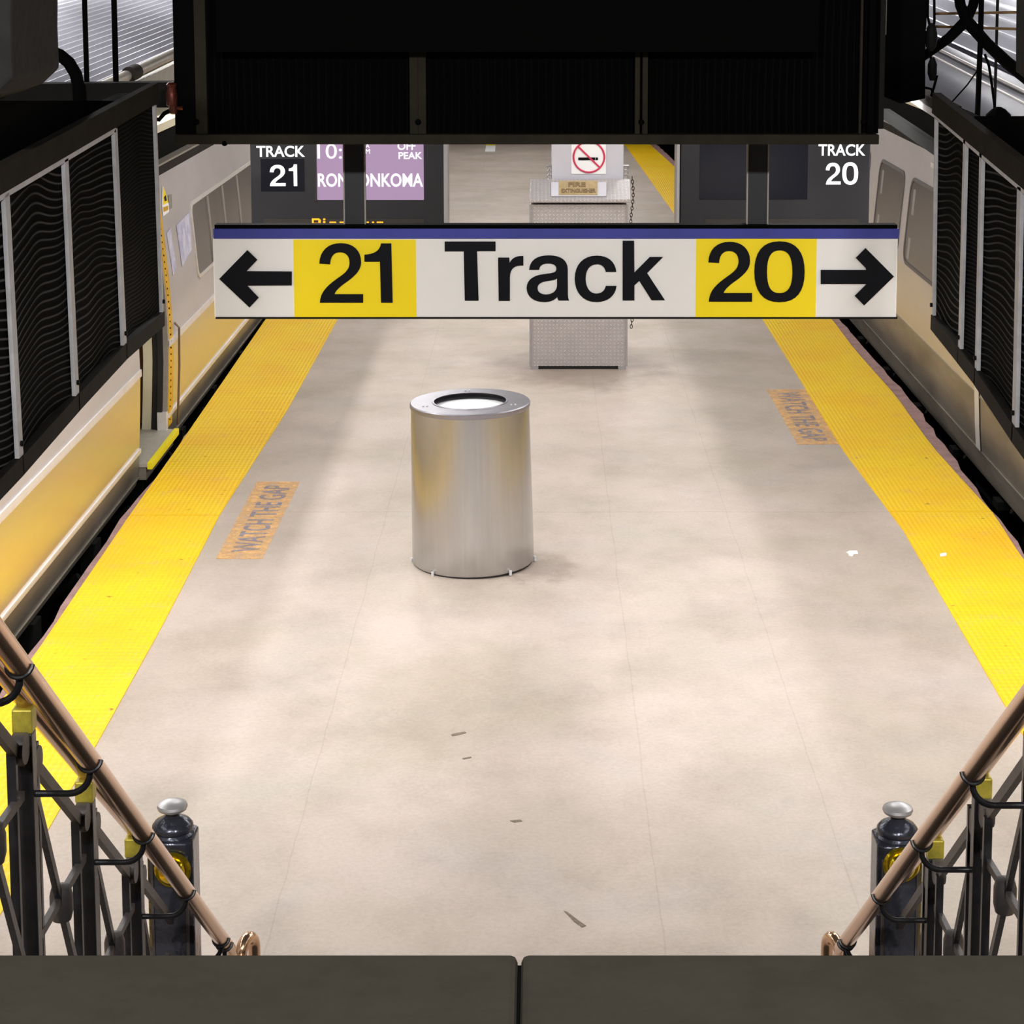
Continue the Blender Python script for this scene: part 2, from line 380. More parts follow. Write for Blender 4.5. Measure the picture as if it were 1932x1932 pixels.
# ------------------------------------------------------------------ lettering
def curve_mesh(splines, extr):
    cu = bpy.data.curves.new('t', 'CURVE'); cu.dimensions = '2D'; cu.fill_mode = 'BOTH'; cu.extrude = extr
    for pts in splines:
        sp_ = cu.splines.new('POLY'); sp_.points.add(len(pts) - 1); sp_.use_cyclic_u = True
        for q, (x, y) in zip(sp_.points, pts): q.co = (x, y, 0, 1)
    o = bpy.data.objects.new('t', cu); COL.objects.link(o)
    dg = bpy.context.evaluated_depsgraph_get(); me = bpy.data.meshes.new_from_object(o.evaluated_get(dg))
    bpy.data.objects.remove(o); bpy.data.curves.remove(cu); return me
def path(d, f):
    """tiny path language M/L/C in crop pixels -> list of closed outlines in photo pixels"""
    out = []; cur = []; tok = d.replace(',', ' ').split(); i = 0; cmd = None
    while i < len(tok):
        if tok[i] in 'MLCZ':
            cmd = tok[i]; i += 1
            if cmd == 'Z': out.append(cur); cur = []
            continue
        if cmd in 'ML': cur.append((float(tok[i]), float(tok[i+1]))); i += 2
        else:
            p0 = cur[-1]; c = [(float(tok[i+2*k]), float(tok[i+2*k+1])) for k in range(3)]; i += 6
            for k in range(1, 9):
                t = k/8; u = 1-t
                cur.append(tuple(u**3*p0[j] + 3*u*u*t*c[0][j] + 3*u*t*t*c[1][j] + t**3*c[2][j] for j in (0, 1)))
    return [[f(x, y) for x, y in q] for q in out]
def glyph(name, outlines, D, m, parent, extr=.002):
    """outlines in photo pixels laid on the vertical plane y = D"""
    sp_ = [[(atD(x, y, D).x, atD(x, y, D).z) for x, y in q] for q in outlines]
    me = curve_mesh(sp_, extr)
    mb = MB(); mb.v = [(v.co.x, D - v.co.z - extr, v.co.y) for v in me.vertices]; mb.f = [tuple(p.vertices) for p in me.polygons]
    return link(name, mb, m, parent)
def text_mesh(s, bold=.0):
    cu = bpy.data.curves.new('t', 'FONT'); cu.body = s; cu.size = 1; cu.offset = bold; cu.extrude = 0.0; cu.resolution_u = 4
    o = bpy.data.objects.new('t', cu); COL.objects.link(o)
    dg = bpy.context.evaluated_depsgraph_get(); me = bpy.data.meshes.new_from_object(o.evaluated_get(dg))
    bpy.data.objects.remove(o); bpy.data.curves.remove(cu)
    xs = [v.co.x for v in me.vertices]; ys = [v.co.y for v in me.vertices]
    x0, x1, y0, y1 = min(xs), max(xs), min(ys), max(ys)
    V = [((v.co.x-x0)/(x1-x0), (v.co.y-y0)/(y1-y0)) for v in me.vertices]
    return V, [tuple(p.vertices) for p in me.polygons]
def solid(V, Fc, fn, off):
    """flat letter faces given a small thickness"""
    mb = MB(); n = len(V); P = [Vector(fn(u, v)) for u, v in V]
    mb.v = [tuple(p) for p in P] + [tuple(p + Vector(off)) for p in P]
    ed = {}
    for f in Fc:
        for a, b in zip(f, f[1:] + f[:1]): ed[(a, b)] = 1
    mb.f = [f for f in Fc] + [tuple(i + n for i in f)[::-1] for f in Fc] + [(a, b, b+n, a+n) for a, b in ed if (b, a) not in ed]
    return mb
def sign_text(name, s, box, D, m, parent, bold=.03):
    x0, y0, x1, y1 = box; V, Fc = text_mesh(s, bold)
    a = atD(x0, y1, D); b = atD(x1, y0, D)
    return link(name, solid(V, Fc, lambda u, v: (a.x + (b.x-a.x)*u, D, a.z + (b.z-a.z)*v), (0, -.002, 0)), m, parent)

TWO = "M 687,1390 L 1030,1390 1030,1322 803,1322 C 815,1285 870,1245 900,1225 C 985,1165 1014,1120 1014,1068 C 1014,975 950,918 852,918 C 750,918 685,980 683,1080 L 768,1085 C 770,1025 800,990 845,990 C 895,990 922,1022 922,1072 C 922,1115 900,1145 850,1180 C 750,1250 690,1300 687,1390 Z"
ONE = "M 1040,1010 C 1110,1005 1160,985 1172,920 L 1253,920 1264,1390 1172,1390 1163,1065 1040,1065 Z"
ZERO = "M 930,866 C 1060,866 1119,950 1119,1097 C 1119,1245 1060,1328 928,1328 C 797,1328 737,1245 737,1097 C 737,950 797,866 930,866 Z M 930,934 C 862,934 833,985 833,1097 C 833,1210 862,1260 929,1260 C 995,1260 1026,1210 1026,1097 C 1026,985 995,934 930,934 Z"
RR = "M 160,990 L 245,990 248,1030 C 265,992 300,975 352,978 L 352,1050 C 290,1045 250,1070 250,1140 L 250,1318 165,1318 Z"
AA = "M 700,1315 L 620,1315 C 612,1305 612,1300 610,1288 C 590,1312 555,1327 510,1327 C 430,1327 377,1285 377,1220 C 377,1160 425,1125 510,1115 C 570,1108 603,1105 603,1075 C 603,1048 580,1034 540,1034 C 500,1034 475,1050 472,1082 L 396,1082 C 400,1010 455,973 545,973 C 640,973 687,1012 689,1075 L 690,1250 C 690,1290 692,1300 700,1315 Z M 608,1147 C 590,1162 560,1163 520,1170 C 480,1178 460,1195 460,1222 C 460,1252 485,1270 525,1270 C 580,1270 607,1235 608,1200 Z"
CC = "M 1058,1098 L 978,1098 C 970,1060 945,1040 912,1040 C 855,1040 825,1085 825,1150 C 825,1215 857,1263 905,1263 C 945,1263 970,1242 978,1205 L 1060,1205 C 1050,1280 995,1327 905,1327 C 805,1327 742,1255 742,1150 C 742,1045 805,975 910,975 C 995,975 1050,1020 1058,1098 Z"
KK = "M 1106,862 L 1193,862 1195,1103 1312,985 1413,985 1292,1107 1427,1313 1325,1313 1232,1167 1195,1200 1195,1315 1106,1315 Z"
f5 = lambda x, y: (440 + x/4.2, 240 + y/4.2)
f6 = lambda x, y: (900 + x/4.026, 240 + y/4.026)
f7 = lambda x, y: (1240 + x/4.025, 240 + y/4.025)
def refit(outl, box):
    xs = [p[0] for q in outl for p in q]; ys = [p[1] for q in outl for p in q]; x0, x1, y0, y1 = min(xs), max(xs), min(ys), max(ys)
    return [[(box[0] + (x-x0)/(x1-x0)*(box[2]-box[0]), box[1] + (y-y0)/(y1-y0)*(box[3]-box[1])) for x, y in q] for q in outl]

# ================================================================== THE SETTING
def ratio_pt(px, py): return atz(px, py)
R_IN = [(1897,1335),(1790,1150),(1700,995),(1684,975),(1590,850),(1502,705),(1437,600),(1275,408),(1180,275)]
R_YO = [(1932,1061),(1876,972),(1863,959),(1758,843),(1690,748),(1611,659),(1571,605),(1276,318),(1223,270)]
R_ED = [(1932,1041),(1854,937),(1780,838),(1733,771),(1631,654),(1581,599),(1276,307),(1238,271)]
L_IN = [(180,1410),(302,1190),(417,968),(542,775),(638,601)]
L_YO = [(63,1241),(245,973),(330,853),(502,602)]
L_ED = [(53,1236),(238,966),(308,880),(480,639)]
def edge_line(pts, near=1.0, far=None, bend=None):
    P = [atz(*p) for p in pts]; out = [Vector((P[0].x, near, 0))] + P
    if far:
        for y, x in far: out.append(Vector((x, y, 0)))
    return out
def lin_x(line, y):
    for a, b in zip(line, line[1:]):
        if a.y <= y <= b.y or b is line[-1]:
            t = (y-a.y)/(b.y-a.y); return a.x + (b.x-a.x)*t
far_r = [(44, .55), (60, -2.2)]
rin = edge_line(R_IN, far=[(44, .2), (60, -2.8)]); ryo = edge_line(R_YO, far=[(44, .85), (60, -2.1)]); red = edge_line(R_ED, far=[(44, 1.0), (60, -1.9)])
lin_ = edge_line(L_IN, far=[(60, -2.04)]); lyo = edge_line(L_YO, far=[(60, -2.72)]); led = edge_line(L_ED, far=[(60, -2.76)])
ys = sorted(set([1.0 + .75*k for k in range(79)]))
def ribbon(la, lb, y0, y1, z0, z1, jitter=0, step=.25):
    mb = MB(); n = max(2, int((y1-y0)/step)+1); A = []; B = []
    for i in range(n):
        y = y0 + (y1-y0)*i/(n-1); A.append(lin_x(la, y) + (random.uniform(-jitter, jitter))); B.append(lin_x(lb, y))
    yy = [y0 + (y1-y0)*i/(n-1) for i in range(n)]
    vs = []
    for a, b, y in zip(A, B, yy): vs += [(a, y, z1), (b, y, z1), (b, y, z0), (a, y, z0)]
    fs = [(0, 1, 2, 3), tuple(4*(n-1)+k for k in (3, 2, 1, 0))]
    for i in range(n-1):
        o = 4*i
        for k in range(4): fs.append((o+k, o+4+k, o+4+(k+1) % 4, o+(k+1) % 4))
    return mb.add(vs, fs)
eps = .0
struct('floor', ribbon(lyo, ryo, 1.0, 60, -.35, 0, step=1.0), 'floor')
struct('trim_1', ribbon(led, lyo, 1.0, 60, -.33, -.004, .012), 'edge')
struct('trim_2', ribbon(red, ryo, 1.0, 60, -.33, -.004, .014), 'edge')
struct('ground', MB().box((-14, -1, -1.35), (12, 62, -1.25)), 'pit')
struct('wall_platform', MB().box((-2.35, 1, -1.25), (2.6, 26, -.35)), 'pit')
ysL, ysR = atz(400, 974).y, atz(1780, 967).y
for la, lb, sd, seam in ((lin_, lyo, 'left', ysL), (ryo, rin, 'right', ysR)):
    for a0, a1, wh in ((1.05, seam - .007, 'near'), (seam + .007, 59, 'far')):
        o = link('tactile_strip', ribbon(la, lb, a0, a1, .0005, .007, step=.4), 'tactile')
        tag(o, 'yellow bumpy strip on the %s platform edge, %s the cross joint' % (sd, 'section nearer than' if wh == 'near' else 'section beyond'), 'warning strip', 'yellow tactile strips')

# far surroundings: outer walls and high dark ceiling
struct('wall_left', MB().box((-9.5, -1, -1.25), (-9.2, 62, 7)), 'purple')
struct('wall_right', MB().box((9.2, -1, -1.25), (9.5, 62, 7)), 'purple')
struct('wall_back', MB().box((-9.5, 61.5, -1.25), (9.5, 61.8, 7)), 'purple')
struct('ceiling', MB().box((-9.5, -1, 6.8), (9.5, 62, 7)), 'purple')
DH = 8.0
struct('ceiling_soffit', MB().box((-1.4, DH + .25, 3.32), (1.45, 58, 3.5)), 'slab')

# stairs below the balustrades (the flight the picture looks down)
st = MB()
for k in range(1, 14):
    st.box((-1.05, 5.9 - .28*k, 0.0), (1.03, 5.9 - .28*(k-1), .165*k))
struct('stairs', st, 'concrete')

# near parapet under the camera
lz = atD(966, 1797, 1.55).z
for (x0, x1, nm, wh) in ((-2.3, atD(979, 1800, 1.5).x - .0015, 'left', 'left'), (atD(979, 1800, 1.5).x + .0015, 2.3, 'right', 'right')):
    o = link('parapet_coping', MB().box((x0, 1.1, lz - .25), (x1, 1.55, lz)), 'ledge', origin=(x0, 1.3, lz - .25), bevel=.006)
    tag(o, 'dark grey-green stone parapet block filling the bottom foreground, %s of the joint' % wh, 'parapet', 'parapet stones across the foreground')
xj = atD(979, 1800, 1.5).x
struct('trim_3', MB().box((xj - .0015, 1.11, lz - .25), (xj + .0015, 1.54, lz - .006)), 'black')
struct('wall_parapet', MB().box((-2.3, 1.15, 1.2), (2.3, 1.5, lz - .256)), 'concrete')

# ================================================================== LIGHTS OF THE PLACE AND ADDED FILL
def fixture(x, y, z, power, ln=1.2, label='', group=None, hang=None):
    t = thing('fluorescent_light', label, 'light', (x, y, z), group)
    link('housing', MB().box((x-.09, y-ln/2, z+.012), (x+.09, y+ln/2, z+.07)), 'lampwhite', t, bevel=.005)
    link('tube', MB().tube([(x-.03, y-ln/2+.03, z+.0), (x-.03, y+ln/2-.03, z+.0)], .010, 8), 'tube', t)
    link('tube', MB().tube([(x+.03, y-ln/2+.03, z+.0), (x+.03, y+ln/2-.03, z+.0)], .010, 8), 'tube', t)
    if hang:
        link('hanger_rod', MB().tube([(x, y, z+.07), (x, y, hang)], .008, 8), 'soot', t)
    l = area('lamp', (0, 0, -.02), (0, 0, 0), .16, ln, power); l.parent = t
    return t
for k in range(9):
    y = 9.35 + 3.4*k
    for s in (-1, 1):
        fixture(s*1.28, y, 3.25, 23, 1.3, 'white fluorescent tube light under the soffit on the %s, number %d going away' % ('left' if s < 0 else 'right', k+1), 'lights under the soffit')
for k in range(6):  # out of view; the far pairs are added fill for the dark floor sides
    y = 1.6 + 1.75*k
    for s in (-1, 1):
        fixture(s*2.4, y, 2.68, (2, 3, 4, 8, 17, 26)[k], 1.3, 'unseen fluorescent light hung over the %s platform edge beside the stairs, number %d going away' % ('left' if s < 0 else 'right', k+1), 'lights beside the stairwell', hang=6.8)
for k in range(4):
    y = 11.5 + 4*k
    for s in (-1, 1):
        fixture(s*4.3, y, 4.9, 80 if s < 0 else 55, 1.3, 'fluorescent light hung over the %s train roof, number %d going away' % ('left' if s < 0 else 'right', k+1), 'lights over the trains', hang=6.8)

for x in (-1.6, 1.6):  # unseen lamps added to brighten the sign, bars and ledge from the front
    t = thing('fill_light', 'added unseen fill light high above the landing behind the viewer, %s one' % ('left' if x < 0 else 'right'), 'light', (x, -.6, 5.6), 'added fill lights')
    link('housing', MB().box((x-.3, -.75, 5.6), (x+.3, -.45, 5.72)), 'lampwhite', t, bevel=.01)
    link('hanger_rod', MB().tube([(x, -.6, 5.72), (x, -.6, 6.8)], .012, 8), 'soot', t)
    l = area('lamp', (0, .12, -.05), (math.radians(58), 0, 0), .6, .2, 195); l.parent = t

# ================================================================== BIG DIRECTION SIGN
DS = 8.5
t = thing('direction_sign', 'wide hanging white and yellow sign reading 21 Track 20 with two arrows', 'sign', (0.08, DS + .05, atD(1000, 600, DS).z))
def qbox(x0, y0, x1, y1, D, d0, d1):
    a = atD(x0, y1, D); b = atD(x1, y0, D); return MB().box((a.x, D + d0, a.z), (b.x, D + d1, b.z))
link('sign_panel', qbox(405, 447, 1694, 600, DS, 0, .08), 'signwhite', t, bevel=.003)
link('blue_band', qbox(403, 431, 1696, 450, DS, -.008, .085), 'signblue', t, bevel=.002, label='blue band')
link('top_cap', qbox(405, 424, 1693, 431, DS, -.004, .06), 'black', t)
link('bottom_edge', qbox(407, 598, 1693, 601.5, DS, -.003, .083), 'soot', t)
link('yellow_field', qbox(555.5, 452, 784.5, 598, DS, -.002, 0.001), 'signyellow', t, label='yellow field behind the number 21')
link('yellow_field', qbox(1312, 449, 1541, 598, DS, -.002, 0.001), 'signyellow', t, label='yellow field behind the number 20')
DG = DS - .003
glyph('numeral', path(TWO, f5), DG, 'signblack', t); glyph('numeral', path(ONE, f5), DG, 'signblack', t)
glyph('numeral', refit(path(TWO, f5), (1336.4, 456.1, 1418.9, 569)), DG, 'signblack', t); glyph('numeral', path(ZERO, f7), DG, 'signblack', t)
glyph('letter', [[(839, 455.5), (935, 455.5), (935, 473.5), (900, 473.5), (903, 567), (877, 567), (875, 474), (839, 474)]], DG, 'signblack', t)
for g_ in (RR, AA, CC, KK): glyph('letter', path(g_, f6), DG, 'signblack', t)
glyph('arrow', path("M 1241,1083 L 1585,1083 1583,1070 1507,992 1582,917 1797,1133 1570,1353 1499,1280 1585,1195 1585,1190 1241,1190 Z", f7), DG, 'signblack', t)
glyph('arrow', [[(550.7,512),(465.5,511.4),(485.7,490),(466.7,471.7),(413.7,526),(471,580),(488.3,561.4),(466.7,538.8),(550.7,538.3)]], DG, 'signblack', t)
for x0, x1 in ((649, 688.5), (1410, 1449)):
    a = atD(x0, 425, DS); b = atD(x1, 425, DS)
    link('hanger_post', MB().box((a.x, DS + .02, a.z - .02), (b.x, DS + .08, 3.32)), 'case', t, bevel=.003)
    for xx in (a.x, b.x):
        link('post_edge', MB().box((xx - .003, DS + .016, a.z), (xx + .003, DS + .022, 3.3)), 'pipe', t)

# ================================================================== TRACK DISPLAYS
DD = 10.6
def display(side):
    left = side == 'left'
    x0, x1 = (471, 838) if left else (1283, 1647)
    yb = 462
    t = thing('track_display', 'black departure board with %s and %s, left train side' % ('TRACK 21', 'lit mauve screen') if left else 'black departure board reading TRACK 20 with its screen switched off', 'display board', (atD((x0+x1)/2, yb, DD).x, DD + .1, atD(x0, yb, DD).z), 'track display boards')
    t['label'] = 'black departure board reading TRACK 21 with a lit mauve screen' if left else 'black departure board reading TRACK 20 with its screen dark'
    a = atD(x0 + (4 if left else 0), yb, DD); b = atD(x1 - (4 if not left else 0), 240, DD)
    link('case', MB().box((a.x, DD, a.z), (b.x, DD + .2, b.z)), 'case', t, bevel=.004)
    e = (838, 844) if left else (1276, 1283)
    a2 = atD(e[0], yb, DD); b2 = atD(e[1], 240, DD)
    link('edge_trim', MB().box((a2.x, DD - .004, a2.z), (b2.x, DD + .2, b2.z)), 'alu', t)
    # rods to the soffit
    for xr in (a.x + .2, b.x - .2):
        link('hanger_rod', MB().tube([(xr, DD + .1, b.z), (xr, DD + .1, 3.32)], .012, 8), 'soot', t)
    if left:
        link('number_panel', qbox(493, 300, 574, 361, DD, -.003, .001), 'casedark', t)
        sc = link('screen', qbox(597, 250, 799, 377, DD, -.004, .001), 'screen', t, label='lit mauve screen')
        link('screen_frame', qbox(594, 250, 597, 379, DD, -.008, .001), 'rubber', t)
        sign_text('lettering', 'TRACK', (484, 275, 575, 296), DD - .003, 'letter', t, .018)
        glyph('lettering', refit(path(TWO, f5), (509, 311, 539, 351)), DD - .004, 'letter', t, .001)
        glyph('lettering', refit(path(ONE, f5), (545, 310, 561, 351)), DD - .004, 'letter', t, .001)
        sign_text('lettering', '10:', (599, 271, 645, 299.5), DD - .005, 'glow', t, .0)
        sign_text('lettering', 'A', (690, 271, 697, 279), DD - .005, 'glow', t, .0)
        sign_text('lettering', 'M', (690, 281, 698, 290), DD - .005, 'glow', t, .0)
        sign_text('lettering', 'OFF', (750, 268, 784, 283), DD - .005, 'glow', t, .02)
        sign_text('lettering', 'PEAK', (752, 287, 796.5, 300), DD - .005, 'glow', t, .02)
        sign_text('lettering', 'RONKONKOMA', (600, 327, 798, 352.5), DD - .005, 'glow', t, .02)
        link('led_strip', qbox(499, 413, 800, 445, DD, -.003, .001), 'leddark', t)
        lm = MB()
        for (u0, u1, v0, v1) in ((589, 592, 414, 431), (592, 603, 414, 417), (601, 605, 416, 423), (592, 603, 422, 425), (610, 614, 414, 417), (610, 614, 419, 431),
                                 (622, 634, 420, 422.5), (632, 635, 422, 431), (641, 652, 420, 422.5), (641, 644, 422, 431), (656, 668, 420, 422.5), (692, 696, 420, 422.5), (702, 706, 420, 422.5), (711, 723, 420, 422.5), (711, 714, 422, 431)):
            q = qbox(u0, v0 - 2, u1, v1 - 2, DD, -.006, -.003); lm.add(q.v, q.f)
        link('led_message', lm, 'led', t, label='amber dot-matrix message')
    else:
        link('screen', qbox(1320, 250, 1525, 376, DD, -.004, .001), 'casedark', t, label='dark switched-off screen')
        link('led_strip', qbox(1330, 413, 1620, 445, DD, -.003, .001), 'leddark', t)
        sign_text('lettering', 'TRACK', (1544, 272, 1633, 294), DD - .003, 'letter', t, .018)
        glyph('lettering', refit(path(TWO, f5), (1558, 307, 1586, 348)), DD - .004, 'letter', t, .001)
        glyph('lettering', refit(path(ZERO, f7), (1589, 306, 1619, 348.5)), DD - .004, 'letter', t, .001)
display('left'); display('right')

# ================================================================== STAIRWELL HEADER SCREEN
t = thing('stairwell_screen', 'black barrier screen across the top of the view with thin bronze dividers', 'screen', (.0, DH, atD(966, 268, DH).z))
link('bottom_bar', qbox(333, 252, 1655, 270.5, DH, -.05, .06), 'bronze', t, bevel=.004)
for xa, xb in ((385, 774), (802, 1196), (1224, 1618)):
    link('wire_panel', qbox(xa, -160, xb, 253, DH, .0, .02), 'cloth_h', t)
link('backing_board', qbox(333, -160, 1668, 253, DH, .03, .06), 'black', t)
link('edge_plate', qbox(333, -160, 371, 262, DH, -.02, .03), 'black', t)
link('edge_plate', qbox(1635, -160, 1655, 262, DH, -.02, .03), 'black', t)
link('edge_plate', qbox(1655, -160, 1673, 242, DH, -.03, .03), 'soot', t)
for xa, xb in ((372, 385), (774, 787), (790, 802), (1197, 1209), (1211, 1224), (1618, 1631)):
    link('divider_bar', qbox(xa, -160, xb, 252, DH, -.025, .0), 'bronze', t, bevel=.002)
for xc in (371, 789, 1210, 1629):
    link('bolt', MB().lathe([(.012, 0), (.012, .008), (.006, .014)], atD(xc, 230, DH - .025), 12, 'y'), 'black', t)
link('bolt', MB().lathe([(.012, -.01), (.012, .008), (.006, .014)], atD(424, 270, DH - .04), 12, 'y'), 'black', t)
o = link('header_panel', qbox(410, -160, 1547, 98, DH - .1, -.02, .03), 'black', origin=(0, DH - .1, 3.4))
tag(o, 'plain black board covering the upper part of the barrier screen', 'panel')
link('board_bracket', MB().box((-.6, DH - .08, 3.45), (.7, DH - .03, 3.5)), 'black', o)

# ================================================================== SIDE WIRE GUARDS
def lerp(a, b, t): return a + (b-a)*t
def side_guard(side):
    L_ = side == 'left'; X = -1.45 if L_ else 1.45; s = -1 if L_ else 1
    if L_:
        posts = [((4, 365), (31, 866)), ((117, 300), (138, 748)), ((211, 244), (229, 653)), ((287, 199), (301, 592))]
        base = 'sloping dark wire guard with white frame along the left side of the stairwell'
    else:
        posts = [((1931, 353), (1921, 806)), ((1858, 289), (1849, 700)), ((1827, 264), (1817, 660)), ((1771, 219), (1766, 598))]
        base = 'sloping dark wire guard with white frame along the right side of the stairwell'
    P = [(atX(*a, X), atX(*b, X)) for a, b in posts]
    # carry the line on towards the camera
    dt = (P[0][0] - P[-1][0]); dt = dt / abs(dt.y); db = (P[0][1] - P[-1][1]); db = db / abs(db.y)
    for k in (1, 2):
        n0 = P[0] if k == 1 else P[0]
        P.insert(0, (P[0][0] + dt * .62, P[0][1] + db * .62))
    t = thing('stairwell_guard', base, 'wire guard', (X, P[-1][1].y, P[-1][1].z), 'stairwell side guards')
    for i in range(len(P)-1):
        (a, b), (c, d) = P[i], P[i+1]
        fine = (not L_ and i == 3) or (L_ and i == len(P)-2)
        mb = MB(); nu, nv = 8, 16; vs = []; fs = []
        for u in range(nu+1):
            for v in range(nv+1):
                p = lerp(lerp(a, c, u/nu), lerp(b, d, u/nu), v/nv)
                vs.append(p + Vector((s*.012*math.sin(math.pi*u/nu), 0, 0)))
        for u in range(nu):
            for v in range(nv):
                k = u*(nv+1)+v; fs.append((k, k+1, k+nv+2, k+nv+1))
        n = len(vs); vs2 = [q + Vector((s*.006, 0, 0)) for q in vs]
        mb.add(vs, fs); mb.add(vs2, [f[::-1] for f in fs])
        link('wire_panel', mb, 'cloth_f' if fine else 'cloth_l', t, smooth=True)
    for i, (a, b) in enumerate(P):
        wdt = .028 if i < len(P)-1 else .014
        link('upright_bar', MB().bar(a + Vector((-s*.008, 0, 0)), b + Vector((-s*.008, 0, 0)), .012, wdt * (1.6 if L_ or i < 3 else 1.2), (1, 0, 0)), 'galv', t)
        link('bolt', MB().tube([lerp(b, a, .06) + Vector((-s*.012, 0, 0)), lerp(b, a, .06) + Vector((-s*.022, 0, 0))], .008, 8), 'soot', t)
    jt = len(P) - (2 if L_ else 1)
    link('top_bar', MB().bar(P[0][0] + Vector((-s*.008, 0, 0)), P[jt][0] + Vector((-s*.008, 0, 0)), .012, .018), 'galv', t)
    up = Vector((0, 0, .045))
    link('top_angle', MB().bar(P[0][0] + up, P[-1][0] + up + Vector((0, .05, 0)), .03, .075), 'angle', t)
    dn = Vector((0, 0, -.02))
    mbb = MB()
    for (_, q0), (_, q1) in zip(P, P[1:]): mbb.bar(q0 + dn, q1 + dn + Vector((0, .01, 0)), .035, .055)
    link('bottom_angle', mbb, 'angle', t)
    # black fascia board above the guard
    if L_: poly = [(-260, 480), (285, 180), (262, 176), (232, 190), (-260, 190)]
    else: poly = [(2200, 550), (1766, 200), (1764, 200), (1838, 232), (1838, 219), (2200, 219)]
    fb = [atX(x, y, X + s*.06) for x, y in poly]
    o = link('fascia_board', MB().prism(fb, (s*.08, 0, 0)), 'black', origin=fb[0])
    tag(o, 'black fascia above the %s stairwell guard' % side, 'fascia')
    return P
PL = side_guard('left'); PR = side_guard('right')

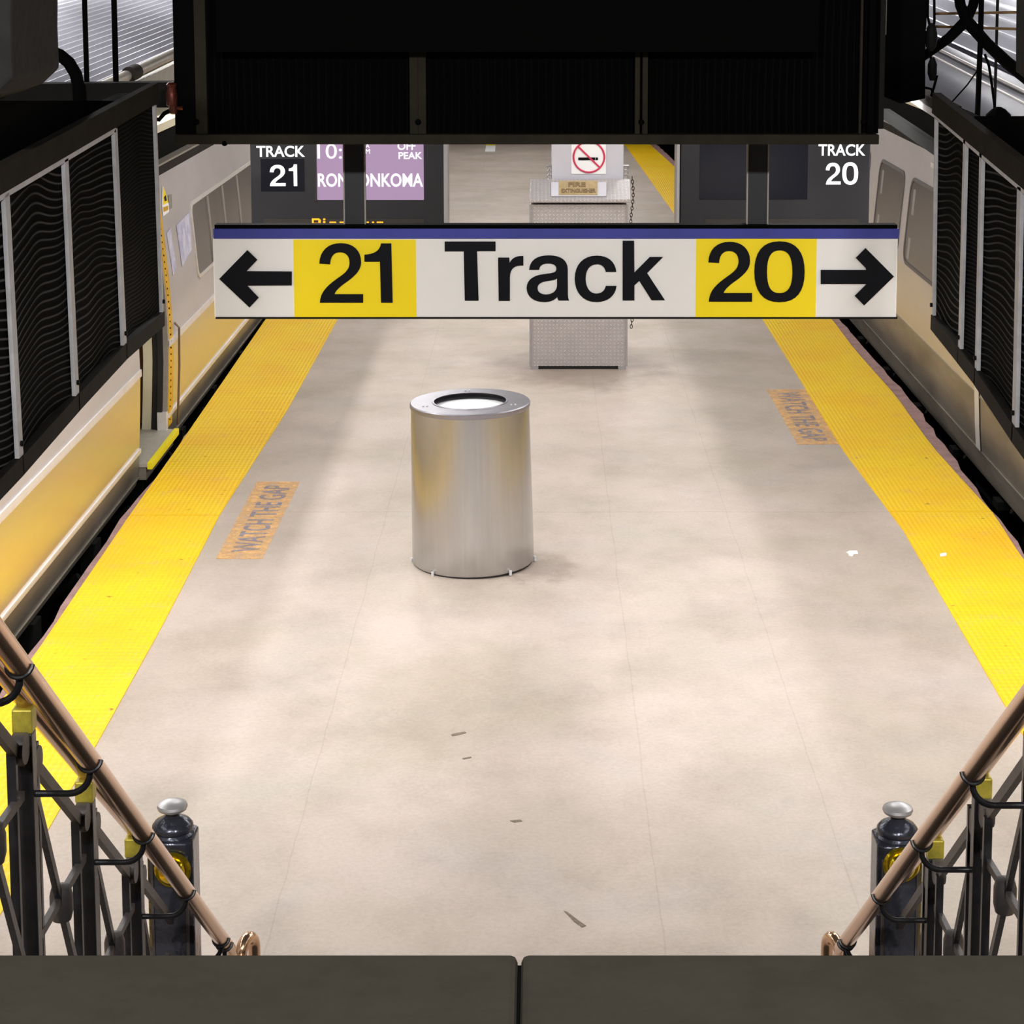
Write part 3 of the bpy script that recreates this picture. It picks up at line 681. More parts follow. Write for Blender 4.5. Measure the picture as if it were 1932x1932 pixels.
# ================================================================== TRAINS
def train(side):
    L_ = side == 'left'; s = -1 if L_ else 1
    X0 = 2.86 if L_ else 3.30
    prof = [(-.10 if L_ else -.22, .035), (-.04, .015), (.16, 0), (.18, .0), (.45, -.012), (.72, -.02), (1.0, -.012), (1.3, .012), (1.6, .04), (1.98, .085)]
    def px_(z):
        for (a, oa), (b, ob) in zip(prof, prof[1:]):
            if z <= b: return s*(X0 + oa + (ob-oa)*(z-a)/(b-a))
        return s*(X0 + prof[-1][1])
    ya, yb = .5, 56
    lab = 'silver commuter train on the left track with an open door and yellow sill' if L_ else 'silver commuter train on the right track with rounded windows'
    t = thing('train', lab, 'train', (s*(X0 + .6), 12, -1.1), 'trains beside the platform')
    d0, d1 = (atX(262, 800, -X0).y, atX(316, 760, -X0).y) if L_ else (None, None)
    secs = [(ya, d0), (d1, yb)] if L_ else [(ya, yb)]
    def band(z0, z1, y0, y1, extra=0, thick=.05):
        zs = [z0] + [z for z, _ in prof if z0 < z < z1] + [z1]
        o = [(px_(z) + s*0 - (-s)*0 + (-s)*extra, 0, z) for z in zs]; i_ = [(px_(z) + s*thick, 0, z) for z in zs][::-1]
        return MB().sheet([Vector(q) for q in o + i_], (0, y0, 0), (0, y1, 0), True)
    rz, uz = (.16, .72) if L_ else (.38, .9)
    for y0, y1 in secs:
        link('skirt_panel', band(-.10 if L_ else -.22, rz, y0, y1), 'skirt', t, smooth=True)
        link('lower_rail', band(rz-.016, rz + .016, y0, y1, .012, .02), 'rail' if L_ else 'glassframe', t) if L_ else link('lower_rail', band(rz-.006, rz + .008, y0, y1, .006, .02), 'skirt', t)
        link('lower_panel', band(rz + .008, uz, y0, y1), 'train' if L_ else 'trainright', t, smooth=True)
        link('skirt_lip', band(-.05, -.035, y0, y1, .008, .02), 'skirt', t)
        if L_: link('upper_rail', band(uz - .02, uz + .03, y0, y1, .010, .02), 'rail', t)
        link('side_panel', band(uz, 1.98, y0, y1), 'trainup', t, smooth=True)
    xg = s*(X0 + .085)
    link('gutter', MB().box((xg , ya, 1.98), (xg + s*.07, yb, 2.06)), 'angle', t)
    link('cant_rail', MB().box((xg - s*.02, ya, 2.06), (xg + s*.07, yb, 2.075)), 'pipe', t)
    link('cant_panel', MB().box((xg + s*.06, ya, 2.075), (xg + s*.3, yb, 2.34 if L_ else 2.62)), 'black', t)
    # end wall far side and floor so the body is closed
    link('far_side', MB().box((s*(X0 + 2.9), ya, -.1), (s*(X0 + 2.95), yb, 2.5)), 'trainup', t)
    link('cabin_floor', MB().box((s*(X0 + .03), ya, -.06), (s*(X0 + 2.9), yb, .03)), 'sill', t)
    link('cabin_ceiling', MB().box((s*(X0 + .02), ya, 2.34), (s*(X0 + 2.95), yb, 2.40)), 'cream', t)
    # underframe kit
    for k in range(12):
        y = 5.5 + 1.55*k
        link('underframe_box', MB().box((s*(X0 + .25), y, -.62), (s*(X0 + .9), y + .8, -.16)).tube([(s*(X0+.05), y + .3, -.24), (s*(X0+.3), y + .3, -.40)], .035, 10).box((s*(X0 + .02), y + .62, -.34), (s*(X0 + .12), y + .78, -.12 if L_ else -.28)), 'soot', t)
    for k in range(5):
        y = 6.5 + 5*k
        link('wheel', MB().tube([(s*(X0 + .55), y, -.85), (s*(X0 + .7), y, -.85)], .42, 32), 'soot', t, smooth=True)
    # windows
    def window(y0, y1, z0, z1, rnd=.08, bars=()):
        def out(ya_, yb_, za, zb, r, off):
            pts = []
            for cy, cz, a0 in ((yb_-r, zb-r, 0), (ya_+r, zb-r, 90), (ya_+r, za+r, 180), (yb_-r, za+r, 270)):
                for k in range(7):
                    a = math.radians(a0 + 15*k); y = cy + r*math.cos(a); z = cz + r*math.sin(a)
                    pts.append(Vector((px_(z) - s*off, y, z)))
            return pts
        A = out(y0, y1, z0, z1, rnd, .010); B = out(y0+.035, y1-.035, z0+.03, z1-.03, rnd*.8, .010)
        n = len(A); mb = MB()
        A2 = [p + Vector((s*.03, 0, 0)) for p in A]; B2 = [p + Vector((s*.03, 0, 0)) for p in B]
        mb.add(A + B + A2 + B2, [(i, (i+1) % n, n + (i+1) % n, n+i) for i in range(n)] + [(i, (i+1) % n, 2*n + (i+1) % n, 2*n+i) for i in range(n)] + [(n+i, n+(i+1) % n, 3*n + (i+1) % n, 3*n+i) for i in range(n)])
        fr = link('window_frame', mb, 'glassframe' if L_ else 'rubberg', t, smooth=True)
        G = [p + Vector((s*.006, 0, 0)) for p in B]
        za, zb2, ya_, yb_ = z0 + .03, z1 - .03, y0 + .035, y1 - .035; rc = rnd*.8
        mb = MB(); rows = []
        for j in range(25):
            z = za + (zb2 - za)*j/24; e = min(z - za, zb2 - z); ins = rc - math.sqrt(max(0, rc*rc - (rc - e)**2)) if e < rc else 0
            rows += [Vector((px_(z) - s*.004, ya_ + ins, z)), Vector((px_(z) - s*.004, yb_ - ins, z))]
        mb.add(rows, [(2*j, 2*j+1, 2*j+3, 2*j+2) for j in range(24)])
        mb.add([q + Vector((s*.003, 0, 0)) for q in rows], [(2*j, 2*j+2, 2*j+3, 2*j+1) for j in range(24)])
        link('window_pane', mb, 'glass', fr, smooth=True)
        for yy in bars:
            link('window_bar', MB().prism([Vector((px_(z)-s*.006, yy + dy, z)) for dy, z in ((0, z0+.04), (.06, z0+.04), (.06, z1-.04), (0, z1-.04))], (s*.006, 0, 0)), 'rubberg', fr)
            link('window_bar', MB().prism([Vector((px_(z)-s*.007, yy + dy, z)) for dy, z in ((.07, z0+.04), (.15, z0+.04), (.15, z1-.04), (.07, z1-.04))], (s*.006, 0, 0)), 'pipe', fr)
        if not L_:
            link('window_post', MB().prism([Vector((px_(z)-s*.006, y1-.26 + dy, z)) for dy, z in ((0, z0+.06), (.1, z0+.06), (.1, z1-.1), (0, z1-.1))], (s*.006, 0, 0)), 'alu', fr)
        return fr
    if L_:
        w0 = atX(362, 380, -X0 - .04); wb = atX(376, 520, -X0 + .012)
        zt, zb = w0.z, wb.z
        bx = [atX(x, 400, -X0 - .02).y for x in (391, 419, 447)]
        y_end = atX(470, 300, -X0 - .04).y
        window(w0.y - .1, y_end + .3, zb - .02, zt + .0, .1, bx)
        y = y_end + .9
        for k in range(8):
            window(y, y + 1.7, zb - .02, zt, .1); y += 2.15
    else:
        a = atX(1725, 345, X0 + .045); b = atX(1711, 497, X0)
        zt, zb = a.z, b.z
        window(a.y - 1.55, a.y + .12, zb, zt + .05, .14)
        a2 = atX(1709, 333, X0 + .045); b2 = atX(1663, 297, X0 + .05)
        window(a2.y, b2.y, zb, zt + .05, .14)
        y = b2.y + .55
        for k in range(6):
            window(y, y + 1.5, zb, zt + .05, .14); y += 1.95
        y = a.y - 1.55 - .45
        for k in range(3):
            window(y - 1.5, y, zb, zt + .05, .14); y -= 1.95
    if L_:
        # door opening
        xs = -X0
        link('door_sill', MB().box((xs + .05, d0 + .01, .035), (xs - .25, d1 - .01, .06)), 'sill', t)
        link('sill_edge', MB().box((xs + .05, d0 + .01, .02), (xs + .085, d1 - .01, .066)), 'sillyellow', t, label='bright yellow sill edge')
        link('sill_bracket', MB().box((xs + .04, d0 + .02, -.06), (xs - .1, d1 - .02, .03)), 'skirt', t)
        def jamb(x0, x1, m, nm, y0, y1):
            zs = [.05, .3, .6, .9, 1.2, 1.6, 1.96]
            o = [Vector((px_(z) - x0, 0, z)) for z in zs] + [Vector((px_(z) - x1, 0, z)) for z in zs[::-1]]
            link(nm, MB().sheet(o, (0, y0, 0), (0, y1, 0), True), m, t, smooth=True)
        jamb(.0, .035, 'pipe', 'door_jamb', d1 - .02, d1 + .02)
        jamb(.035, .075, 'rubber', 'door_rubber', d1 - .05, d1 + .02)
        jamb(.080, .11, 'rubber', 'door_rubber', d1 - .03, d1 + .02)
        jamb(.12, .19, 'cream', 'door_leaf_edge', d1 - .02, d1 + .1)
        jamb(.19, .30, 'wood', 'inner_panel', d1 + .25, d1 + .3)
        link('partition', MB().box((xs - .31, d1 + .1, .05), (xs - 1.1, d1 + .14, 1.96)), 'cream', t)
        link('near_jamb', MB().box((xs + .0 - .02, d0 - .03, -.05), (xs - .09, d0, 1.96)), 'rubber', t)
        # yellow riveted strip beside the door
        zs = [.07, .3, .6, .9, 1.2, 1.6, 1.97]
        y1s = d1 + .02; y2s = d1 + .17
        o = [Vector((px_(z) + .006, 0, z)) for z in zs] + [Vector((px_(z) - .01, 0, z)) for z in zs[::-1]]
        ys_ = link('door_strip', MB().sheet(o, (0, y1s, 0), (0, y2s, 0), True), 'trainyellow', t, label='yellow riveted strip')
        for k in range(36):
            z = .12 + k*.051; link('rivet', MB().tube([(px_(z) + .004, y1s + .04, z), (px_(z) + .010, y1s + .04, z)], .007, 8), 'soot', ys_)
        link('grab_bar', MB().tube([(px_(.1) + .03, y2s + .09, .03), (px_(.5) + .035, y2s + .09, .5), (px_(.78) + .035, y2s + .09, .80), (px_(.8), y2s + .09, .84)], .009, 8), 'grab', t)
        link('door_wedge', MB().box((xs + .0, d1 - .06, .06), (xs - .07, d1 + .0, .2)), 'rail', t)
        # warning label and stickers
        def flat(nm, pts, m, par, off=.006, lab=None):
            P_ = []
            for x, y in pts:
                q = atX(x, y, -X0)
                for _ in range(6): q = atX(x, y, px_(q.z) + off)
                P_.append(q)
            return link(nm, MB().prism(P_, (-.002, 0, 0)), m, par, label=lab)
        st_ = flat('warning_label', [(307, 350), (319, 386), (319, 400), (308, 408), (306, 385)], 'paper', t, .006)
        flat('warning_triangle', [(309, 352), (318, 382), (308, 386)], 'warnyellow', st_, .008)
        flat('warning_field', [(308, 391), (317.5, 388), (317.5, 396), (309, 400)], 'trainyellow', st_, .008)
        flat('warning_mark', [(309.5, 372), (313, 368), (315, 378), (311, 380)], 'signblack', st_, .009)
        flat('notice', [(318, 368), (324, 366), (325, 392), (320, 395)], 'pipe', t, .006)
        flat('sticker', [(315, 440), (322, 430), (333, 505), (327, 520)], 'sticker', t, .005)
        flat('sticker', [(333, 425), (358, 400), (362, 470), (344, 503)], 'sticker', t, .005)
    else:
        ysm = atX(1851, 760, X0).y
        link('door_seam', band(-.04, 1.97, ysm, ysm + .016, .006, .02), 'rubber', t)
        link('seam_trim', band(-.04, 1.97, ysm + .018, ysm + .16, .008, .02), 'glassframe', t)
        a = atX(1626, 610, X0)
        link('marker_plate', MB().box((s*(X0 + .0) - s*.012, a.y - .05, .0), (s*X0, a.y + .25, .2)), 'trainyellow', t)
        link('marker_light', MB().box((px_(1.85) - .006, atX(1764, 305, X0).y - .9, 1.86), (px_(1.85) + .01, atX(1764, 305, X0).y + .5, 1.90)), 'rail', t)
    # ribbed roof, its crown climbing very slightly as it runs away
    dirv = Vector((.0176, 1, .0446))
    if L_:
        p0 = atD(222, 152, 15.0); n = 32; prof2 = []
        for k in range(n*6 + 1):
            q = k/(n*6); x = -1.75*q; z = .62*math.sin(q*1.35)/1.0; z += .011*math.cos(2*math.pi*k/6)
            prof2.append(Vector((x, 0, z)))
        a, b = p0 + dirv*-12, p0 + dirv*14
        link('ribbed_roof', MB().sheet(prof2, a, b).sheet([q + Vector((0, 0, -.03)) for q in prof2], a, b), 'roof', t, smooth=True)
    else:
        p0 = atD(1850, 112, 15.0); n = 12; prof2 = []
        for k in range(n*6 + 1):
            q = k/(n*6); prof2.append(Vector((1.9*q, 0, 0.55*math.sin(q*1.3) + 0.026*math.cos(2*math.pi*k/6))))
        a, b = p0 + dirv*-12, p0 + dirv*14
        link('ribbed_roof', MB().sheet(prof2, a, b).sheet([q + Vector((0, 0, -.04)) for q in prof2], a, b), 'roof', t, smooth=True)
        # smooth shoulder below the ribs
        pr = [Vector((0, 0, 0)), Vector((-.08, 0, -.03)), Vector((-.12, 0, -.06)), Vector((-.14, 0, -.075)), Vector((-.24, 0, -.115)), Vector((-.34, 0, -.165)), Vector((-.40, 0, -.21)), Vector((-.43, 0, -.26))]
        link('roof_shoulder', MB().sheet(pr + [q + Vector((.03, 0, -.03)) for q in pr[::-1]], a, b, True), 'duct', t, smooth=True)
        for dz, dx in ((-.035, -.09), (-.085, -.155)):
            link('roof_seam', MB().tube([a + Vector((dx, 0, dz)), b + Vector((dx, 0, dz))], .012, 8), 'rail', t)
    return t
TL = train('left'); TR = train('right')

# ================================================================== TRASH CAN
c0 = atz(893, 1058); c0.z = 0
zc_ = (c0 - EYE).y*cp + 3.63*sp
R = 114.5 / F * zc_
top = atD(887, 757, c0.y).z
t = thing('trash_can', 'round brushed steel trash can with open ring lid standing mid-platform', 'trash can', c0)
R2 = R * .966
tc_ = Vector((c0.x - .012, c0.y, 0))
link('body', MB().lathe([(R*.985, .012), (R, .02), (R*.995, .2), (R2, top - .03), (R2, top - .02)], c0, 96), 'steel', t, smooth=True)
link('foot_ring', MB().lathe([(R*.97, 0), (R*.97, .014)], c0, 64), 'rubber', t)
Ro = 113.5 / F * ((c0.y)*cp + (3.63-top)*sp); Ri = Ro*.60
link('lid_ring', MB().lathe([(Ri, top-.03), (Ro-.004, top-.032), (Ro, top-.026), (Ro, top-.006), (Ro-.006, top), (Ri+.012, top), (Ri+.010, top+.004), (Ri, top+.004)], c0, 96), 'rim', t, smooth=True)
# open the lid: the lathe caps are the disc inside; rebuild without them
o = t.children[-1]
import bmesh
bm = bmesh.new(); bm.from_mesh(o.data)
bmesh.ops.delete(bm, geom=[f for f in bm.faces if len(f.verts) > 8], context='FACES')
bm.to_mesh(o.data); bm.free()
o = t.children[0]; bm = bmesh.new(); bm.from_mesh(o.data)
bmesh.ops.delete(bm, geom=[f for f in bm.faces if len(f.verts) > 8], context='FACES'); bm.to_mesh(o.data); bm.free()
link('bag_liner', MB().lathe([(.02, top-.20), (Ri*.8, top-.17), (Ri*1.02, top-.10), (Ri*1.06, top-.035)], c0, 64), 'liner', t, smooth=True)
o = t.children[-1]; bm = bmesh.new(); bm.from_mesh(o.data); bm.faces.ensure_lookup_table()
big = [f for f in bm.faces if len(f.verts) > 8 and f.calc_center_median().z > top - .1]
bmesh.ops.delete(bm, geom=big, context='FACES'); bm.to_mesh(o.data); bm.free()
for a in (95, 205, -25):
    aa = math.radians(a); q = c0 + Vector((math.cos(aa)*(Ri+Ro)/2, math.sin(aa)*(Ri+Ro)/2, top))
    link('lid_screw', MB().tube([q + Vector((-.012, 0, 0)), q + Vector((-.012, 0, .006))], .006, 8).tube([q + Vector((.012, 0, 0)), q + Vector((.012, 0, .006))], .006, 8), 'galv', t)
for a in (182, -128, -52, -2):
    aa = math.radians(a); q = c0 + Vector((math.cos(aa)*(R+.006), math.sin(aa)*(R+.006), 0))
    link('floor_bolt', MB().tube([q, q + Vector((0, 0, .028))], .009, 10), 'galv', t)
t.rotation_euler = (0, -.016, 0)

# ================================================================== COLUMN, CABINET
cb = atz(1091, 697); DC = cb.y
t = thing('extinguisher_cabinet', 'diamond-plate metal cabinet with FIRE EXTINGUISHER plaque at the column foot', 'cabinet', (cb.x, DC + .25, 0))
xl, xr = atz(1001, 697).x, atz(1181, 697).x
zt = atD(1090, 386, DC).z; zb_ = .03
link('body', MB().box((xl, DC, zb_), (xr, DC + .42, zt)), 'plate', t, bevel=.004)
for xa, xb in ((xl, xl + .07), (xr - .07, xr)):
    link('foot', MB().box((xa, DC - .005, 0), (xb, DC + .42, .032)), 'alu', t)
link('toe_gap', MB().box((xl + .07, DC + .02, 0), (xr - .07, DC + .4, .03)), 'rubber', t)
xl2, xr2 = xl - .01, xr + .03
z1 = atD(1090, 378, DC - .02).z
q0 = Vector((0, DC - .02, z1)); ytop = DC + .30; z2 = atD(1090, 341, ytop).z
lid = [Vector((xl2, DC - .03, z1 - .02)), Vector((xl2, DC - .03, z1 + .01)), Vector((xl2 + .01, ytop, z2)), Vector((xl2 + .01, DC + .43, z2)), Vector((xl2, DC + .43, z1 - .02))]
link('lid', MB().prism(lid, (xr2 - xl2, 0, 0)), 'plate', t, bevel=.003)
for xx in (xl - .004, xr + .0):
    link('corner_strip', MB().box((xx - .006, DC - .012, zb_), (xx + .012, DC + .0, zt)), 'alu', t)
# plaque on the sloped lid
nrm = Vector((0, z2 - z1, -(ytop - (DC - .03)))).normalized() * -1
def on_lid(px, v):   # v 0 bottom .. 1 top of slope
    y = DC - .03 + (ytop - DC + .03) * v; z = z1 + .01 + (z2 - z1 - .01) * v
    x = (px - VX)/F * (y*cp + (3.63 - z)*sp); return Vector((x, y, z)) + nrm * .004
def lidplate(nm, x0, x1, v0, v1, m, par, lift=0, th=.008):
    P_ = [on_lid(x0, v0), on_lid(x1, v0), on_lid(x1, v1), on_lid(x0, v1)]; P_ = [p + nrm*lift for p in P_]
    return link(nm, MB().prism(P_, nrm*th), m, par)
lidplate('plaque_mount', 1040, 1144, .12, .86, 'column', t)
pq = lidplate('plaque', 1054.5, 1127, .16, .90, 'plaque', t, .008)
def lid_text(s_, x0, x1, v0, v1):
    V, Fc = text_mesh(s_, .03)
    return link('lettering', solid(V, Fc, lambda u, v: on_lid(x0 + (x1-x0)*u, v0 + (v1-v0)*v) + nrm*.018, nrm*.002), 'plaquetext', pq)
lid_text('FIRE', 1072, 1105, .56, .80); lid_text('EXTINGUISHER', 1059, 1124, .24, .46)
# chain hanging at the right of the cabinet
ch = MB(); a = Vector((xr2 + .03, DC + .3, z2 + .02))
for k in range(46):
    z = a.z - .03*k
    if z < .06: break
    q = Vector((a.x + .01*math.sin(k*.35), a.y, z)); ax = Vector((.011, 0, 0)) if k % 2 else Vector((0, .011, 0))
    ch.tube([q + ax*math.cos(u) + Vector((0, 0, .02))*math.sin(u) for u in [i*math.pi/4 for i in range(9)]], .0035, 5, False)
link('chain', ch, 'angle', t)
# column
DCo = DC + .47
t = thing('column', 'pale grey square clad column rising behind the plaque cabinet', 'column', (cb.x, DCo + .3, 0))
xa = atD(1041, 330, DCo).x; xb = atD(1176.5, 330, DCo).x
link('cladding', MB().box((xa, DCo, 0), (xb, DCo + .6, 3.32)), 'column', t, bevel=.008)
for s_, xx in ((-1, xa), (1, xb)):
    cl = MB(); z = atD(1036, 318, DCo).z
    for k in range(4):
        q = Vector((xx + s_*.022, DCo + .05, z - .04*k))
        cl.tube([q + Vector((s_*.02*math.cos(u), 0, .024*math.sin(u))) for u in [i*math.pi/5 for i in range(11)]], .006, 6, False)
    cl.tube([(xx, DCo + .05, z + .02), (xx + s_*.05, DCo + .05, z + .02)], .012, 8)
    link('hook_cluster', cl, 'alu', t)
nz = thing('no_smoking_sign', 'square white no smoking sign with red ring on the column', 'sign', atD(1111, 328, DCo))
link('panel', qbox(1078, 252, 1143.5, 328, DCo, -.006, -.001), 'paper', nz)
cx_, cz_ = atD(1111, 293, DCo).x, atD(1111, 296, DCo).z
rr_ = 29.0 / F * (DCo*cp + 2*sp)
Dn = DCo - .008
link('ring', MB().tube([(cx_ + rr_*math.cos(u), Dn, cz_ + rr_*math.sin(u)) for u in [i*math.pi/24 for i in range(49)]], .0085, 8, False), 'red', nz)
link('slash', MB().bar((cx_ - rr_*.72, Dn - .001, cz_ + rr_*.70), (cx_ + rr_*.72, Dn - .001, cz_ - rr_*.70), .016, .006, (1, 0, 1)), 'red', nz)
link('cigarette', qbox(1091, 297, 1123, 302, DCo, -.010, -.006).box((atD(1124, 302, DCo).x, DCo-.010, atD(1124, 302, DCo).z), (atD(1128, 297, DCo).x, DCo-.006, atD(1128, 297, DCo).z)), 'signblack', nz)

# ================================================================== FLOOR MARKINGS
def marking(quad, flip, where):
    P_ = [atz(*p) for p in quad]      # near-left, near-right, far-right, far-left
    base = sum(P_, Vector((0, 0, 0)))/4
    V, Fc = text_mesh('WATCH THE GAP', .015)
    t = thing('floor_marking', 'worn orange WATCH THE GAP patch painted on the floor beside the %s yellow strip' % where, 'floor marking', base, 'floor gap warnings')
    def bil(u, v, z=.0):
        return (P_[0]*(1-u) + P_[1]*u)*(1-v) + (P_[3]*(1-u) + P_[2]*u)*v + Vector((0, 0, z))
    mb = MB(); mb.prism([bil(0, 0, .001), bil(1, 0, .001), bil(1, 1, .001), bil(0, 1, .001)], (0, 0, .0012))
    link('paint', mb, 'orange', t)
    if not flip: fn = lambda u, v: bil(.84 - v*.60, .08 + u*.86, .0024)
    else: fn = lambda u, v: bil(.20 + v*.60, .94 - u*.88, .0024)
    link('lettering', solid(V, Fc, fn, (0, 0, .001)), 'blueink', t)
marking([(407, 1055), (495, 1055), (566, 909), (485, 909)], False, 'left')
marking([(1505, 839), (1583, 839), (1520, 735), (1446, 735)], True, 'right')

# litter and scuffs
def scrap(px, py, pts, m, name, label, cat, z=0.0005, th=.004, group=None):
    c = atz(px, py); P_ = [atz(px + dx, py + dy) + Vector((0, 0, z)) for dx, dy in pts]
    o = link(name, MB().prism(P_, (0, 0, th)), m, origin=c); return tag(o, label, cat, group)
scrap(1607, 1044, [(-10, -1), (-4, -4), (10, -4), (12, 1), (4, 2), (2, 6), (-5, 5), (-6, 1)], 'paper', 'paper_scrap', 'torn white paper scrap on the bare floor at right', 'paper scrap')
scrap(1779, 1049, [(-6, -1), (6, -3), (7, 2), (-5, 4)], 'paper', 'paper_scrap', 'tiny white scrap lying on the right yellow strip', 'paper scrap', .008)
scrap(925, 278, [(-10, 8), (9, 8), (10, -3), (-8, -3)], 'paper', 'paper_sheet', 'small white sheet on the floor far away, left of the column', 'paper')
scrap(925, 273, [(-8, 1), (10, 1), (10, -2), (-8, -2)], 'warnyellow', 'paper_note', 'yellow slip just beyond the far white sheet', 'paper')
for i, (x, y, pts, lb) in enumerate(((865, 1385, [(-14, 1), (-2, -2), (12, -4), (15, -2), (0, 2), (-12, 4)], 'short dark scuff on the mid floor below the trash can'),
            (880, 1430, [(-8, 1), (8, -2), (10, 0), (-5, 3)], 'small dark scuff just nearer than the longest one'),
            (974, 1549, [(-12, 0), (8, -2), (12, 1), (-4, 3)], 'faint dark scuff on the floor, right of centre line of the can'),
            (1084, 1735, [(-20, -16), (-14, -14), (10, 4), (22, 12), (14, 15), (0, 5)], 'slanting dark scuff nearest the parapet'))):
    scrap(x, y, pts, 'grit', 'scuff_mark', lb, 'scuff mark', .0004, .0015, 'dark scuffs on the floor')

# ================================================================== BALUSTRADES, NEWELS, HANDRAILS
def railing(side):
    L_ = side == 'left'; s = -1 if L_ else 1
    if L_:
        Xp, Xr = -1.12, -.98
        post_px = [(36, 1310), (147, 1478), (240, 1585)]; newel_px = 327; kn_y = 1517
        r1, r2 = (141, 1396), (419, 1773)
    else:
        Xp, Xr = 1.09, .945
        post_px = [(1985, 1310), (1872, 1462), (1787, 1572)]; newel_px = 1692; kn_y = 1517
        r1, r2 = (1894, 1379), (1600, 1772)
    A = atX(*post_px[1], Xp); B = atX(*post_px[2], Xp)
    dy = B.y - A.y; slope = (B.z - A.z)/dy; step = .53
    yn = atX(newel_px, 1600, Xp).y
    ysl = [yn - step*(k+1) - .02 for k in range(9)]
    ztop = lambda y: B.z + slope*(y - B.y) - .02
    # balustrade
    t = thing('iron_balustrade', 'black iron balustrade with crossed bars and brass top rail on the %s of the stairs' % side, 'balustrade', (Xp, yn - 1.6, 0), 'iron stair balustrades')
    for y in ysl:
        zt_ = ztop(y); zb_ = max(0, zt_ - 1.05)
        if y > 1.7:
            p = link('post', MB().box((Xp - .02, y - .02, zb_), (Xp + .02, y + .02, zt_)), 'iron', t, bevel=.004)
            link('side_bar', MB().box((Xp - .014, y + .075, zb_), (Xp + .006, y + .09, zt_ - .06)), 'iron', t)
            link('side_bar', MB().box((Xp - .014, y - .10, zb_), (Xp + .006, y - .085, zt_ - .01)), 'iron', t)
            for dy_, dz in ((-.05, -.02), (.05, -.09)):
                link('eye_plate', MB().tube([(Xp - .012, y + dy_, zt_ + dz), (Xp + .016, y + dy_, zt_ + dz)], .034, 16), 'irongrey', t, smooth=True)
            link('brass_block', MB().box((Xp - .022, y - .022, zt_), (Xp + .022, y + .022, zt_ + .055)), 'brassblock', t, bevel=.004, label='yellow brass block')
    ys2 = [y for y in ysl if y > 1.7] + [yn - .02]
    ys2.sort()
    for y0, y1 in zip(ys2, ys2[1:]):
        zA, zB = ztop(y0), ztop(y1)
        link('sloping_bar', MB().bar((Xp, y0 + .03, zA - .075), (Xp, y1 - .03, zB - .055), .016, .026), 'irongrey', t)
        if y1 > yn - .1:
            y1 = yn - .08
        ym = (y0 + y1)/2; zm = (zA + zB)/2 - .33
        h = .30
        for a_, b_ in (((y0 + .04, zA - .13), (y1 - .04, 2*zm - zA + .13 - .03)), ((y1 - .04, zB - .13), (y0 + .04, 2*zm - zB + .13 + .03))):
            link('crossed_bar', MB().bar((Xp, a_[0], a_[1]), (Xp, b_[0], max(b_[1], .01)), .014, .020), 'iron' if a_[0] < ym else 'irongrey', t)
        link('hub', MB().lathe([(.004, -.045), (.022, -.040), (.027, -.02), (.027, .02), (.022, .040), (.004, .045)], (Xp, ym, zm), 20), 'irongrey', t, smooth=True)
    a = Vector((Xp, ys2[0] - .1, ztop(ys2[0] - .1) + .075)); b = Vector((Xp, yn - .07, ztop(yn - .07) + .075))
    link('top_rail', MB().tube([a, b], .021, 20), 'brass', t, smooth=True, label='worn brass top rail')
    link('foot_bar', MB().bar((Xp, ys2[0], max(.04, ztop(ys2[0]) - 1.0)), (Xp, yn - .08, max(.04, ztop(yn) - .98)), .03, .03), 'iron', t)
    # newel
    zk = atX(newel_px - (5 if L_ else -2), kn_y, Xp).z
    t = thing('newel_post', 'black iron newel post with round cap and brass rosette at the %s stair foot' % side, 'newel post', (Xp, yn, 0), 'newel posts at the stair foot')
    k = .070; zs_ = zk - .105
    c_ = .018
    oct_ = [(-k, -k+c_), (-k+c_, -k), (k-c_, -k), (k, -k+c_), (k, k-c_), (k-c_, k), (-k+c_, k), (-k, k-c_)]
    sh = MB().prism([(Xp + x, yn + y, 0) for x, y in oct_], (0, 0, zs_))
    link('shaft', sh, 'ironshine', t, bevel=.005)
    link('plinth', MB().box((Xp - .085, yn - .085, 0), (Xp + .085, yn + .085, .10)), 'iron', t, bevel=.008)
    for q in (-1, 1):
        link('fluted_edge', MB().box((Xp + q*.052 - .004, yn - k - .006, .1), (Xp + q*.052 + .004, yn - k + .004, zs_ - .04)), 'irongrey', t)
    link('cap', MB().lathe([(.062, zs_ - .01), (.064, zs_ + .004), (.058, zs_ + .012), (.063, zs_ + .020), (.062, zs_ + .030), (.052, zs_ + .042), (.034, zs_ + .052), (.023, zs_ + .060), (.021, zs_ + .075)], (Xp, yn, 0), 40), 'ironshine', t, smooth=True)
    link('knob', MB().lathe([(.020, zk - .040), (.026, zk - .034), (.043, zk - .026), (.0465, zk - .018), (.044, zk - .010), (.030, zk - .003), (.012, zk), (.002, zk)], (Xp, yn, 0), 40), 'alu', t, smooth=True, label='worn silvery top knob')
    zr = atX(newel_px + (4 if L_ else 0), 1610, Xp).z
    ro = link('rosette', MB().lathe([(.054, 0), (.056, .008), (.050, .016), (.042, .015), (.040, .022), (.034, .036), (.020, .046), (.004, .050)], (Xp + (.012 if L_ else 0), yn - k - .004, zr), 40, 'y'), 'goldbrass', t, smooth=True, label='domed brass rosette')
    # handrail
    r1p, r2p = atX(*r1, Xr), atX(*r2, Xr)
    sl = (r2p.z - r1p.z)/(r2p.y - r1p.y)
    rz_ = lambda y: r1p.z + sl*(y - r1p.y)
    t = thing('handrail', 'worn pinkish brass handrail descending on the %s of the stairs' % side, 'handrail', (Xr, yn - 1.4, 0), 'stair handrails')
    ye = r2p.y + .12
    pts = [Vector((Xr, 1.62, rz_(1.62))), Vector((Xr, ye, rz_(ye)))]
    link('rail', MB().tube(pts, .0225, 24), 'brass', t, smooth=True)
